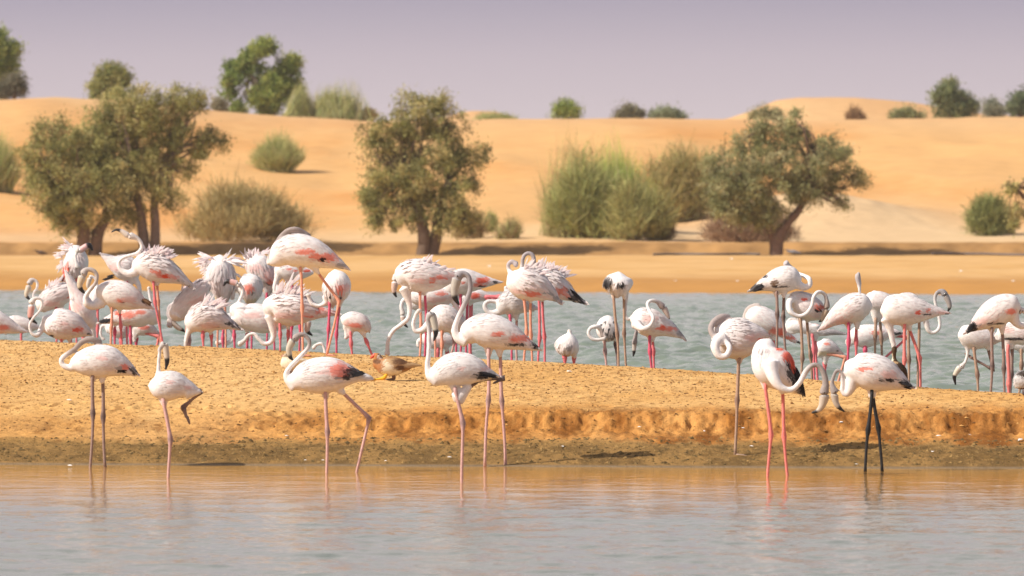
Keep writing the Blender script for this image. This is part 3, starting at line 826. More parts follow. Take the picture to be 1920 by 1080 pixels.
def flamingo(crop, Y, label, body, neck=None, beak=None, legs=(), grey=1.1, patches=(), fluff=0.0, wf=0.85, plumes=(), name='flamingo',
             bodycol=None, beakcol=None, group='flamingos standing in the pond behind the sandbank', voxel=0.0085, foot_z=None, wings=True, tint=0.5,
             nf=1.0, cat='flamingo', legr=1.0, ground=None, thigh=True, eye=True, headtone=None, feet=False, fold=None, tail=None):
    base_white = WHITE if bodycol is None else np.array(bodycol)
    bw = world_pts(crop, body, Y)
    bs = catmull(bw, 8)
    bs[:, 3] = np.maximum(bs[:, 3], 0.003)
    scale = Y / F / CROP[crop][2]
    # root at the feet
    lw = [world_pts(crop, [(q[0], q[1], 1) + tuple(q[2:]) for q in l[0]], Y) for l in legs]
    if lw:
        fx = np.mean([l[-1][0] for l in lw]); fy = np.mean([l[-1][1] for l in lw])
    else:
        fx, fy = bs[:, 0].mean(), bs[:, 1].mean()
    gz = float(bank_z(fx, fy, False)) if ground is None else ground
    root = empty(name, (fx, fy, max(gz, -0.4))); tag(root, label, cat, group)
    org = np.array([fx, fy, max(gz, -0.4)])
    raw = Geo()
    V, Q, T = tube(bs[:, :3], bs[:, 3], 20, wf); raw.add(V, Q, T)
    ns = None
    if neck:
        fx0 = body[0][0] * 0.13
        ns = catmull(world_pts(crop, neck, Y), 8)
        tq = np.linspace(0, 1, len(ns)); thin = 0.91 - 0.20 * smooth(0.10, 0.35, tq) * (1 - smooth(0.86, 0.97, tq)) * (1 if beak else 0.7)
        ns[:, 3] = np.maximum(ns[:, 3] * thin * (1 + 0.22 * fbm(tq * 9 + fx0 * 7, tq * 0, 77, 2)), 0.0125)
        ns[1:-1, 0] += 0.010 * fbm(tq[1:-1] * 8 + fx0 * 5, tq[1:-1] * 0, 78, 2); ns[1:-1, 2] += 0.010 * fbm(tq[1:-1] * 8 + fx0 * 3, tq[1:-1] * 0, 79, 2)
        V, Q, T = tube(ns[:, :3], ns[:, 3], 12, 0.92); raw.add(V, Q, T)
    for l in lw:                                        # feathered thighs grow out of the belly
        if thigh and len(l) >= 2:
            a = l[0][:3]; b_ = l[1][:3]
            t_end = a + (b_ - a) * min(1.0, 0.055 / max(np.linalg.norm(b_ - a), 0.01))
            up = a + (a - b_) * min(1.0, 0.07 / max(np.linalg.norm(b_ - a), 0.01))
            c = np.linspace(up, t_end, 6)
            V, Q, T = tube(c, np.linspace(0.055, 0.016, 6) * (0.9 if voxel > .007 else 1), 10, 0.9); raw.add(V, Q, T)
    o = raw.build('body', M_PLUM, root, org)
    md = o.modifiers.new('remesh', 'REMESH'); md.mode = 'VOXEL'; md.voxel_size = voxel; md.use_smooth_shade = True
    sm = o.modifiers.new('smooth', 'SMOOTH'); sm.factor = 0.6; sm.iterations = 5
    pending.append((o, crop, Y, bs, ns, patches, base_white, grey, org, tint, headtone))
    # folded wings and body feathers, one layer a side
    if wings:
        T_, N_, B_ = frames(bs[:, :3])
        if N_[:, 2].mean() < 0: N_ = -N_
        arc = np.concatenate([[0], np.cumsum(np.linalg.norm(np.diff(bs[:, :3], axis=0), axis=1))]); tot = arc[-1]
        full = bs[:, 3].max()
        for side in (-1, 1):
            g = Geo()
            n = int(430 * nf)
            t = RNG.uniform(0.10, 0.97, n); phi = np.radians(RNG.uniform(0, 128, n))
            order = np.argsort(-t); t = t[order]; phi = phi[order]
            def at(t):
                s_ = t * tot
                f = lambda a: np.stack([np.interp(s_, arc, a[:, i]) for i in range(a.shape[1])], 1)
                return f(bs), f(T_), f(N_), f(B_)
            c, tt, nn, bb = at(t)
            cs = np.cos(phi)[:, None]; sn = np.sin(phi)[:, None]
            rad = c[:, 3:4]
            base = c[:, :3] + rad * (cs * nn + wf * sn * bb * side) * 0.975
            nrm = cs * nn + sn * bb * side; nrm /= np.linalg.norm(nrm, axis=1)[:, None]
            down = -(sn * nn) + cs * bb * side
            # the back of a bird drops toward its tail: lean vanes along the surface
            k = np.clip(t, 0, 1)[:, None]
            slope = (np.interp((t + 0.03) * tot, arc, bs[:, 3]) - c[:, 3]) / (0.03 * tot)
            d = tt + nrm * slope[:, None] * 0.9 + down * (0.16 * (1 - k) + RNG.normal(size=(n, 1)) * 0.07)
            lift = 0.004 + 0.20 * fluff * RNG.uniform(0.0, 1.0, n) ** 2 * (np.cos(phi) > -0.2) * (np.cos(phi) * 0.6 + 0.5)
            d = d / np.linalg.norm(d, axis=1)[:, None]
            d = d + nrm * lift[:, None]; d /= np.linalg.norm(d, axis=1)[:, None]
            L = full * RNG.uniform(0.30, 0.60, n) * (1 + 0.7 * fluff) * (0.65 + 0.7 * np.minimum(t, 0.7)) * np.where(t > 0.85, 0.6, 1)
            W = L * RNG.uniform(0.17, 0.27, n)
            cc = np.tile(base_white, (n, 1)) * RNG.uniform(0.88, 1.06, (n, 1)) * (1 - np.array([0.0, 0.10, 0.09]) * RNG.uniform(0, 1, (n, 1)) * min(1.0, 0.3 + tint))
            rosy = np.clip((np.degrees(phi) - 45) / 60, 0, 1) * np.exp(-((t - 0.55) / 0.28) ** 2) * tint * RNG.uniform(0, 1, n)
            cc = cc * (1 - rosy[:, None]) + ROSE * rosy[:, None] if bodycol is None else cc
            cc = colour_at(base + d * L[:, None] * 0.45, crop, Y, patches, cc)
            feather_mesh(g, base - org, d, nrm, L, W, cc, 0.1)
            # raised back plumes of ruffled birds
            for (x0, y0, x1, y1, m, ln, wd) in plumes:
                ps = world_pts(crop, [(x0, y0, 1), (x1, y1, 1)], Y)
                m = max(3, int(m * 0.7))
                u = RNG.uniform(0, 1, m)[:, None]
                pb = ps[0, :3] * (1 - u) + ps[1, :3] * u
                pb[:, 1] += RNG.uniform(0.0, 0.07, m) * side
                cen = bs[:, :3].mean(0); cen = cen + (bs[int(len(bs) * 0.45), :3] - cen) * 0.5
                dd_ = pb - cen; dd_[:, 1] = RNG.normal(size=m) * 0.15 * np.linalg.norm(dd_, axis=1) + 0.1 * side * np.linalg.norm(dd_, axis=1)
                dd_ /= np.linalg.norm(dd_, axis=1)[:, None]
                dd_ = dd_ + at(np.full(m, 0.5))[1] * 0.85 + RNG.normal(size=(m, 3)) * 0.12
                dd_ /= np.linalg.norm(dd_, axis=1)[:, None]
                LL = ln * 0.85 * scale * RNG.uniform(0.3, 1.1, m) ** 1.3; WW = wd * 0.8 * scale * RNG.uniform(0.5, 1.2, m)
                pb2 = pb - dd_ * LL[:, None] * 0.35
                nn2 = np.cross(dd_, np.cross(np.tile([0.0, -1.0, 0.3], (m, 1)), dd_)); nn2 /= np.linalg.norm(nn2, axis=1)[:, None] + 1e-9
                feather_mesh(g, pb2 - org, dd_, nn2, LL * 1.35, WW, (np.tile(base_white, (m, 1)) * (1 - np.array([0.0, 0.16, 0.14]) * RNG.uniform(0, 1, (m, 1)))) * RNG.uniform(0.93, 1.05, (m, 1)), 0.35)
            # flight feathers that close under the tail end
            if tail:
                (x0, y0, x1, y1, key, m) = tail
                ps = world_pts(crop, [(x0, y0, 1), (x1, y1, 1)], Y)
                vec = ps[1, :3] - ps[0, :3]; ln = np.linalg.norm(vec)
                u = RNG.uniform(0, 0.35, m)[:, None]
                pb = ps[0, :3] + vec * u + RNG.normal(size=(m, 3)) * 0.006
                pb[:, 1] += side * RNG.uniform(0.02, 0.06, m)
                dv = np.tile(vec / ln, (m, 1)) + RNG.normal(size=(m, 3)) * 0.05; dv[:, 1] -= side * 0.12
                dv /= np.linalg.norm(dv, axis=1)[:, None]
                feather_mesh(g, pb - org, dv, np.tile([0.0, float(side), 0.25], (m, 1)), ln * RNG.uniform(0.55, 0.8, m), np.full(m, 0.018), np.tile(PATCH[key], (m, 1)) * RNG.uniform(0.8, 1.6, (m, 1)), 0.0)
            g.build('wing_feathers', M_FEATH, root, None, True, kind='stuff')
    # beak
    if beak:
        bk = world_pts(crop, beak[0], Y)
        if ns is not None:                               # root the bill inside the face
            hd_ = ns[-1].copy(); hd_[3] = min(hd_[3], bk[0, 3]) * 0.95
            bk = np.vstack([hd_ * 0.5 + bk[0] * 0.5, bk])
        bk = catmull(bk, 6)
        bk[:, 3] *= 0.86
        V, Q, T = tube(bk[:, :3], bk[:, 3], 10, 0.8)
        bc = np.array(beak[1] if len(beak) > 1 else (0.70, 0.52, 0.47)) * np.array((0.78, 0.72, 0.68))
        tip0 = beak[2] if len(beak) > 2 else 0.62
        ring = np.concatenate([np.repeat(np.linspace(0, 1, len(bk)), 10), [0, 1]])
        hc = WHITE * 0.86 if grey > 1.05 else (GREYN if headtone is None else np.array(headtone) * 0.85)
        if bodycol is not None: hc = bc
        u_ = np.clip(ring / 0.30, 0, 1)[:, None]
        cc = hc * (1 - u_) + bc * u_
        w_ = np.clip((ring - tip0) / 0.08 + 0.5, 0, 1)[:, None]
        cc = cc * (1 - w_) + BLACK * w_
        g = Geo(); g.add(V - org, Q, T, cc); g.build('beak', M_BEAK, root)
    if eye and beak and ns is not None:
        h = ns[-1]; r = max(h[3] * 0.15, 0.0035)
        for side in (-1, 1):
            p = h[:3] + np.array([0, side * h[3] * 0.86, h[3] * 0.15])
            c = np.array([p + np.array([0, side * 0.002 * q, 0]) for q in (-1, 0, 1)])
            V, Q, T = tube(c, [r * 0.6, r, r * 0.6], 8, 1.0, ref=(0, 0, 1)); g = Geo(); g.add(V - org, Q, T, (0.03, 0.02, 0.01) if headtone is None else (0.02, 0.015, 0.01))
            g.build('eye', M_EYE, root)
    # legs
    for i, l in enumerate(legs):
        pts = lw[i].copy(); colk = l[1]
        folded = len(l) > 2 and l[2] == 'fold'
        dep = (-0.035 if i % 2 == 0 else 0.035)
        pts[:, 1] += dep
        if not folded:
            zz = float(bank_z(pts[-1, 0], pts[-1, 1], False)) if ground is None else ground
            zend = max(zz, -0.35) + 0.012
            last = pts[-1].copy(); dirv = pts[-1, :3] - pts[-2, :3]; dirv = dirv / np.linalg.norm(dirv)
            if pts[-1, 2] > zend + 0.01:
                ext = (pts[-1, 2] - zend) / max(-dirv[2], 0.5)
                last[:3] = pts[-1, :3] + dirv * ext; last[2] = zend
                pts = np.vstack([pts, last])
            else: pts[-1, 2] = zend
        hock = 1 if len(l[0]) >= 3 else None
        C = []; rr = []
        for j in range(len(pts) - 1):
            for u in np.linspace(0, 1, 7, endpoint=False):
                C.append(pts[j, :3] * (1 - u) + pts[j + 1, :3] * u)
                rr.append(0.0130 if (hock is None or j < hock) else 0.0106)
        C.append(pts[-1, :3]); rr.append(0.013)
        C = np.array(C); rr = np.array(rr) * legr * 0.93
        # real legs are never ruler-straight
        arcl = np.concatenate([[0], np.cumsum(np.linalg.norm(np.diff(C, axis=0), axis=1))])
        C[:, 0] += 0.004 * np.sin(arcl * 9 + i * 2.1 + fx * 3) * (arcl > 0.03)
        cl = np.tile(np.array(LEGCOL[colk]), (len(C), 1))
        joints = [1] if hock else []
        if folded and len(l[0]) > 3: joints.append(2)
        for jn in joints:
            dj = np.linalg.norm(C - pts[jn, :3], axis=1)
            b_ = np.exp(-(dj / 0.030) ** 2)
            rr = rr + 0.0095 * legr * b_
            dark = {'F': (0.25, 0.17, 0.17), 'T': (0.22, 0.13, 0.10), 'B': (0.10, 0.07, 0.07), 'G': (0.07, 0.05, 0.05), 'K': (0.012, 0.012, 0.012)}.get(colk)
            if dark is not None: cl = cl * (1 - b_[:, None] * .8) + np.array(dark) * b_[:, None] * .8
        V, Q, T = tube(C, rr, 8, 0.95)
        cc = np.vstack([np.repeat(cl, 8, axis=0), cl[0], cl[-1]])
        g = Geo(); g.add(V - org, Q, T, cc)
        lo = g.build('leg', M_LEG, root)
        if feet or folded:
            f0 = pts[-1, :3]; g = Geo()
            fd = -1 if beak and ns is not None and ns[-1][0] < bs[:, 0].mean() else 1
            if folded:
                dv = pts[-1, :3] - pts[-2, :3]; dv /= np.linalg.norm(dv)
                tips = [f0 + dv * 0.05 + np.array([0, q, 0]) for q in (-0.012, 0, 0.012)]
            else: tips = [f0 + np.array([fd * 0.075, q, -0.004]) for q in (-0.04, 0, 0.04)]
            for tp in tips:
                V, Q, T = tube(np.linspace(f0 + np.array([0, 0, 0.002]), tp, 4), [0.011, 0.009, 0.008, 0.004], 6); g.add(V - org, Q, T, cl[-1] * 0.8)
            V = np.array([f0] + tips) - org; g.add(V, None, [(0, 1, 2), (0, 2, 3)], cl[-1] * 0.7)
            g.build('foot', M_LEG, lo)
    return root

def finish_bodies():
    """Turn every blended body into plain geometry and colour it."""
    bpy.context.view_layer.update()
    dg = bpy.context.evaluated_depsgraph_get()
    for (o, crop, Y, bs, ns, patches, bwc, grey, org, tint, headtone) in pending:
        ev = o.evaluated_get(dg)
        me = bpy.data.meshes.new_from_object(ev)
        n = len(me.vertices)
        co = np.empty(n * 3, np.float32); me.vertices.foreach_get('co', co); co = co.reshape(-1, 3) + org
        c = np.tile(bwc, (n, 1))
        t = bs[:, :3]
        # distance to body and neck axes tells plumage from neck
        db = np.min(np.linalg.norm(co[:, None, :] - t[None, ::3, :], axis=2) / np.maximum(bs[::3, 3], 0.01)[None, :], axis=1)
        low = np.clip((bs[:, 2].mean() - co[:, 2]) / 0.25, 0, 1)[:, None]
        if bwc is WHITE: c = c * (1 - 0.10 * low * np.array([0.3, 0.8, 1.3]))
        c = colour_at(co, crop, Y, patches, c)
        if ns is not None:
            dn = np.linalg.norm(co[:, None, :] - ns[None, :, :3], axis=2) / ns[None, :, 3]
            k = np.argmin(dn, axis=1); dmin = dn[np.arange(n), k]
            tn = k / (len(ns) - 1)
            near = (np.clip((1.45 - dmin) / 0.25, 0, 1) * (dmin < db + 0.6))
            if bwc is WHITE:                                # wing marks never stain a neck that passes in front
                pl = (near * smooth(0.15, 0.3, tn))[:, None]
                c = c * (1 - pl) + WHITE * pl
            hd = (near * smooth(0.62, 0.95, tn))[:, None]
            c = c * (1 - hd * np.array([0.10, 0.12, 0.14]) * (1.6 if bwc is WHITE else 0))
            a = near * smooth(grey - 0.12, grey + 0.12, tn) if grey < 1.05 else near * 0
            c = c * (1 - a[:, None]) + (GREYN if headtone is None else np.array(headtone) * np.array((0.82, 0.80, 0.82))) * a[:, None]
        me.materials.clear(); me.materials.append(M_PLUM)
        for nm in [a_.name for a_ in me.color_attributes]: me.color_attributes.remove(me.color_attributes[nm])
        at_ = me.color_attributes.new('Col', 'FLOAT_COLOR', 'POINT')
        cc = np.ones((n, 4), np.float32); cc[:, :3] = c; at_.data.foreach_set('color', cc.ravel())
        o.modifiers.clear()
        o.data = me
        me.polygons.foreach_set('use_smooth', np.ones(len(me.polygons), bool))

FGG = 'flamingos wading along the near edge of the sandbank'
def Yw(py): return F * EYE / (py - HORIZ)          # depth of a waterline seen at this pixel row

# ---- front row
flamingo('G', Yw(876), 'pale flamingo far left with grey neck folded onto its back, two grey legs in water',
    [(165, 250, 34), (225, 240, 72), (300, 232, 92), (370, 235, 90), (430, 255, 66), (480, 278, 40), (518, 298, 18), (536, 308, 5)],
    [(205, 262, 28), (150, 268, 22), (112, 252, 19), (105, 222, 19), (135, 195, 19), (180, 165, 20), (225, 122, 21), (275, 110, 24), (325, 128, 20, .02)],
    None, [([(285, 300), (284, 525), (271, 826)], 'B'), ([(335, 310), (336, 545), (352, 828)], 'B')],
    grey=0.50, headtone=(0.40, 0.33, 0.29), patches=[(460, 268, 30, 'p', 18), (430, 272, 26, 's', 12), (515, 290, 20, 'k', 18), (440, 290, 28, 'k', 8), (330, 215, 30, 'o', 12)],
    group=FGG, voxel=0.007, tint=0.2, tail=(400, 262, 500, 296, 'k', 5), ground=-0.02)
flamingo('G', Yw(895), 'slim white flamingo balancing on one leg with the other leg folded back under its tail',
    [(606, 370, 30), (640, 372, 66), (690, 370, 84), (745, 370, 80), (800, 382, 55), (850, 396, 30), (884, 402, 8)],
    [(630, 390, 40), (645, 330, 24), (650, 270, 16), (655, 200, 15), (662, 160, 18), (684, 134, 25)],
    ([(690, 150, 21), (697, 200, 19), (700, 235, 15), (692, 278, 5)], (0.75, 0.66, 0.55), 0.60),
    [([(678, 440), (718, 672), (710, 925)], 'F'), ([(850, 402), (888, 402), (790, 492), (811, 548)], 'B', 'fold')],
    patches=[(712, 350, 16, 'o', 12), (820, 380, 24, 'o', 12), (765, 445, 12, 'k', 5)], group=FGG, voxel=0.007, tint=0.15, ground=-0.05, grey=0.7, headtone=(0.62, 0.58, 0.55))
flamingo('H', Yw(886), 'white flamingo striding left with coral and black open wing patch and ringed grey neck',
    [(125, 345, 30), (165, 340, 58), (225, 322, 90), (300, 312, 104), (380, 308, 96), (450, 310, 66), (520, 318, 32), (570, 328, 20), (588, 334, 8)],
    [(160, 370, 44), (118, 338, 25), (112, 300, 20), (140, 255, 19), (190, 205, 19), (232, 160, 18), (240, 120, 17), (215, 88, 18), (185, 82, 22), (155, 108, 25)],
    ([(142, 125, 25), (126, 165, 21), (132, 205, 15), (148, 226, 5)], (0.66, 0.62, 0.52), 0.70),
    [([(330, 400), (346, 630), (335, 862)], 'F'), ([(405, 385), (572, 552), (513, 835)], 'F')],
    grey=0.55, headtone=(0.42, 0.36, 0.33), patches=[(410, 285, 62, 'p', 42), (320, 296, 44, 'o', 10), (395, 325, 9, 's', 7), (490, 292, 52, 'k', 30), (450, 325, 26, 'k', 14), (555, 322, 45, 'w', 16)],
    group=FGG, voxel=0.007, tint=0.15, tail=(450, 318, 552, 296, 'k', 9), ground=-0.04)
flamingo('C', Yw(905), 'white flamingo with straight raised neck and one dark leg folded back along its tail',
    [(545, 985, 46), (600, 945, 86), (670, 915, 112), (750, 905, 112), (830, 918, 90), (900, 938, 52), (960, 950, 22), (990, 955, 6)],
    [(575, 970, 70), (525, 950, 36), (512, 900, 28), (515, 820, 25), (520, 720, 24), (520, 640, 23), (512, 570, 25), (532, 530, 38)],
    ([(545, 560, 32), (560, 620, 26), (566, 665, 19), (552, 716, 6)], (0.72, 0.70, 0.62), 0.62),
    [([(695, 1030), (745, 1270), (745, 1700)], 'F'), ([(760, 1060), (840, 985), (1035, 968), (1000, 984)], 'G', 'fold')],
    patches=[(880, 955, 55, 'k', 22), (960, 930, 30, 's', 16), (735, 905, 24, 'o', 14), (905, 905, 50, 'o', 14)], group=FGG, voxel=0.007, tint=0.12, tail=(830, 930, 1000, 962, 'k', 6), ground=-0.08, grey=0.7, headtone=(0.58, 0.55, 0.53))
flamingo('C', Yw(878) + 0.3, 'tall white flamingo with high grey hooked neck standing behind the one with the folded leg',
    [(765, 690, 62), (815, 655, 92), (880, 645, 112), (950, 655, 118), (1030, 678, 104), (1110, 710, 74), (1180, 742, 42), (1240, 765, 20), (1272, 778, 6)],
    [(770, 720, 52), (715, 700, 36), (694, 650, 30), (706, 580, 27), (745, 500, 26), (782, 420, 26), (798, 350, 26), (785, 285, 27), (745, 262, 30), (712, 285, 40)],
    ([(705, 310, 38), (692, 370, 30), (694, 420, 24), (722, 474, 8)], (0.55, 0.54, 0.50), 0.70),
    [([(922, 770), (920, 1115), (895, 1565)], 'F'), ([(995, 770), (1015, 1125), (1034, 1570)], 'F')],
    grey=0.42, headtone=(0.43, 0.40, 0.40), patches=[(985, 670, 44, 'p', 14), (1135, 705, 70, 'p', 26), (1240, 745, 26, 'k', 26), (1110, 745, 60, 'k', 10)], group=FGG, voxel=0.007, tint=0.25,
    tail=(1060, 745, 1150, 735, 'k', 6), ground=-0.01)
flamingo('I', F * (EYE - 0.047) / (857 - HORIZ), 'sleeping white flamingo on one leg at the water edge, grey head on its back',
    [(108, 200, 40), (130, 195, 74), (180, 198, 102), (240, 200, 104), (290, 190, 80), (340, 185, 42), (372, 190, 14)],
    [(150, 200, 40, -.10), (112, 235, 28, -.17), (130, 288, 22, -.19), (168, 290, 20, -.19), (184, 250, 19, -.17), (162, 218, 19, -.14), (115, 200, 20, -.12), (90, 165, 20, -.10), (100, 125, 22, -.06), (140, 98, 26, -.02), (180, 98, 22, .02)],
    None, [([(234, 290), (218, 515), (214, 798)], 'T')],
    grey=0.60, headtone=(0.45, 0.38, 0.35), patches=[(300, 200, 44, 'o', 20), (340, 210, 20, 'p', 10), (190, 97, 8, 'k', 6)], group=FGG, voxel=0.007, tint=0.3, feet=True, ground=0.05)
flamingo('I', Yw(892), 'white flamingo on two coral legs with neck bent down and red and black wing',
    [(385, 212, 26), (372, 245, 66), (380, 290, 92), (402, 335, 106), (438, 380, 92), (480, 420, 62), (520, 452, 32), (552, 482, 10)],
    [(390, 330, 50, -.12), (405, 400, 36, -.16), (445, 452, 26, -.18), (495, 462, 22, -.18), (540, 425, 21, -.18), (578, 360, 20, -.18), (620, 335, 18, -.18), (655, 365, 20, -.18), (668, 425, 23, -.18), (662, 480, 29, -.18)],
    ([(662, 500, 29, -.18), (652, 540, 21, -.18), (632, 566, 14, -.18), (600, 578, 5, -.18)], (0.66, 0.60, 0.52), 0.80),
    [([(362, 420), (390, 690), (378, 890)], 'C'), ([(448, 440), (463, 700), (476, 885)], 'C')],
    grey=0.55, headtone=(0.40, 0.35, 0.32), patches=[(440, 250, 24, 'r', 14), (480, 290, 30, 'r', 26), (520, 345, 26, 'r', 32), (492, 375, 18, 'k', 40), (535, 425, 30, 'k', 50), (560, 475, 20, 'k', 24), (478, 330, 10, 'k', 16), (535, 375, 16, 'r', 26), (505, 325, 18, 'r', 30)],
    group=FGG, voxel=0.007, tint=0.1, wf=0.9, tail=(505, 330, 570, 500, 'k', 12), ground=-0.05, legr=0.95)
flamingo('I', Yw(884) , 'white flamingo with jet black legs bowing its small curled neck toward its neighbour',
    [(778, 330, 30), (805, 345, 62), (850, 355, 84), (905, 372, 96), (970, 390, 86), (1030, 415, 54), (1080, 440, 24), (1110, 448, 6)],
    [(812, 400, 46), (795, 455, 28), (775, 486, 20), (755, 470, 16), (756, 420, 14), (752, 378, 13), (732, 362, 13), (712, 385, 14), (702, 430, 17), (718, 475, 24)],
    ([(715, 492, 23), (722, 525, 18), (737, 550, 13), (765, 572, 4)], (0.60, 0.57, 0.52), 0.72),
    [([(902, 460), (884, 665), (869, 878)], 'K'), ([(905, 460), (941, 655), (955, 878)], 'K')],
    grey=0.50, headtone=(0.40, 0.36, 0.34), patches=[(870, 355, 38, 'p', 11), (985, 385, 34, 'o', 24), (985, 413, 48, 'k', 8), (1088, 432, 26, 'k', 20)], group=FGG, voxel=0.007, tint=0.12,
    tail=(1000, 410, 1100, 445, 'k', 8), ground=-0.02)

# ---- the big walker and the flock in the pond behind the bank
def Yc(px, off=1.0): return crest_y_px(px) + off
flamingo('B', 50.45, 'largest flamingo, striding on top of the sandbank with grey neck laid over its back',
    [(812, 335, 28), (850, 310, 62), (910, 265, 100), (990, 250, 112), (1080, 262, 106), (1160, 290, 84), (1240, 325, 52), (1310, 358, 22), (1345, 378, 6)],
    [(815, 335, 28), (812, 300, 22), (835, 238, 21), (872, 176, 22), (922, 124, 23), (980, 108, 27), (1035, 128, 26, .03), (1085, 152, 14, .05)],
    None, [([(1020, 365), (1036, 640), (1034, 925)], 'S'), ([(1120, 375), (1280, 590), (1200, 970)], 'S')],
    grey=0.10, headtone=(0.40, 0.34, 0.31), patches=[(1060, 262, 66, 'p', 20), (1140, 295, 60, 'p', 22), (1215, 300, 50, 'p', 30), (1172, 312, 26, 'k', 16), (1300, 350, 40, 's', 14)], tint=0.4,
    group='flamingos walking on the sandbank', feet=True, voxel=0.0075)

pond = 'flamingos standing in the pond behind the sandbank'
# left flock (crop A)
flamingo('A', Yc(20, 1.3), 'flamingo cut off by the left edge, only its hunched pinkish rear in view',
    [(-190, 880, 60), (-120, 850, 95), (-40, 850, 100), (40, 870, 72), (120, 900, 40), (210, 922, 8)], [(-150, 860, 40), (-220, 820, 24), (-230, 740, 20), (-200, 690, 26)], None, [([(-60, 930), (-62, 1100), (-60, 1180)], 'P'), ([(-30, 930), (-32, 1100), (-30, 1180)], 'P')],
    patches=[(30, 890, 50, 'p', 22), (20, 955, 40, 's', 12), (0, 920, 40, 'o', 20)])
flamingo('A', Yc(35, 3.0), 'low white flamingo back showing behind the one cut off at the left edge',
    [(60, 850, 40), (110, 850, 58), (170, 865, 60), (240, 880, 45), (300, 890, 15)], [(80, 860, 30), (60, 900, 20), (40, 940, 18)], None, [([(170, 900), (170, 1050), (172, 1150)], 'P')], patches=[])
flamingo('A', Yc(130, 1.4), 'flamingo with pink beak pointing down and neck curled before its breast',
    [(345, 820, 40), (390, 850, 95), (460, 860, 122), (550, 875, 112), (630, 905, 70), (700, 940, 22)],
    [(365, 810, 34), (335, 880, 30), (290, 950, 24, -.08), (245, 930, 18, -.1), (232, 870, 16, -.1), (262, 810, 15, -.1), (310, 760, 15, -.08), (330, 705, 16, -.08), (312, 665, 17, -.08), (270, 665, 24, -.08), (245, 700, 30, -.08)],
    ([(245, 735, 30, -.08), (238, 790, 28, -.08), (246, 825, 20, -.08), (288, 858, 7, -.08)], (0.82, 0.45, 0.42), 0.62),
    [([(480, 960), (480, 1080), (482, 1180)], 'P'), ([(540, 960), (540, 1080), (540, 1180)], 'P')], patches=[(500, 860, 34, 'o', 14), (600, 905, 50, 'r', 20), (690, 940, 14, 'k', 8), (400, 960, 20, 'k', 14)], tint=0.8)
flamingo('A', Yc(120, 2.9), 'flamingo with hooked pale head and pointed back feathers, behind the downward pink beak',
    [(310, 740, 50), (350, 700, 72), (420, 650, 92), (500, 620, 82), (570, 600, 50), (620, 590, 16)],
    [(330, 740, 34), (300, 700, 18), (262, 660, 15), (262, 620, 15), (288, 580, 16), (285, 535, 17), (250, 518, 22), (228, 550, 30)],
    ([(220, 585, 26), (205, 630, 20), (215, 655, 14), (238, 675, 5)], (0.78, 0.72, 0.60), 0.66),
    [([(440, 720), (440, 900), (440, 1150)], 'P'), ([(480, 710), (480, 900), (482, 1150)], 'P')], grey=0.8, headtone=(0.62, 0.57, 0.53),
    patches=[(510, 545, 40, 's', 8), (540, 655, 20, 'p', 6), (400, 705, 60, 'o', 20)], fluff=0.5, plumes=[(360, 620, 470, 520, 24, 90, 22)])
flamingo('A', Yc(140, 3.9), 'flamingo with ruffled mane throwing its pink beak upward at the back of the left flock',
    [(560, 270, 50), (580, 310, 78), (590, 370, 100), (580, 430, 92), (545, 475, 50), (500, 495, 16)],
    [(610, 420, 26, -.14), (592, 370, 17, -.16), (590, 320, 17, -.16), (612, 285, 28, -.16)],
    ([(630, 285, 28, -.16), (665, 262, 28, -.16), (695, 250, 24, -.16), (722, 288, 8, -.16)], (0.85, 0.55, 0.56), 0.60),
    [([(600, 500), (600, 740), (602, 1150)], 'P'), ([(550, 490), (552, 740), (548, 1150)], 'P')],
    patches=[(530, 405, 26, 'r', 12), (500, 450, 22, 'r', 26), (490, 485, 16, 'k', 10)], fluff=0.9, plumes=[(480, 330, 560, 235, 40, 100, 16), (480, 420, 490, 300, 30, 70, 14)], wf=1.0)
flamingo('A', Yc(150, 2.1), 'flamingo diving its white neck straight down, tail raised, amid the left flock',
    [(735, 860, 44), (700, 830, 66), (660, 770, 92), (625, 700, 84), (590, 620, 56), (550, 540, 34), (515, 465, 12)],
    [(710, 850, 50), (718, 900, 38), (730, 960, 28), (735, 1010, 20)], None,
    [([(645, 830), (647, 960), (650, 1150)], 'P'), ([(580, 700), (550, 860), (548, 1150)], 'M')], patches=[(600, 730, 40, 'o', 34), (560, 670, 20, 's', 8), (640, 870, 26, 'r', 20)], tint=0.8, fluff=0.5)
flamingo('A', Yc(205, 1.0), 'flamingo with long beige curved face and looped neck standing in front at the left',
    [(775, 650, 60), (810, 630, 88), (870, 625, 108), (950, 640, 112), (1030, 670, 90), (1100, 700, 50), (1150, 722, 24), (1185, 738, 8)],
    [(790, 690, 56), (725, 720, 36, -.05), (672, 705, 30, -.1), (665, 650, 26, -.1), (705, 590, 24, -.1), (745, 540, 23, -.1), (755, 480, 23, -.1), (720, 442, 25, -.1), (675, 440, 30, -.1), (645, 475, 38, -.1)],
    ([(635, 510, 36, -.1), (622, 555, 27, -.1), (630, 590, 20, -.1), (668, 630, 6, -.1)], (0.74, 0.66, 0.52), 0.66),
    [([(872, 730), (868, 890), (868, 995)], 'S'), ([(930, 735), (942, 880), (945, 995)], 'P')], grey=0.45, headtone=(0.56, 0.50, 0.46),
    patches=[(950, 680, 48, 'p', 16), (955, 692, 14, 'k', 7), (1000, 670, 50, 'o', 24), (1145, 685, 42, 'b', 22), (1120, 690, 20, 'k', 7)], tint=0.5, tail=(1090, 650, 1180, 712, 'b', 6))
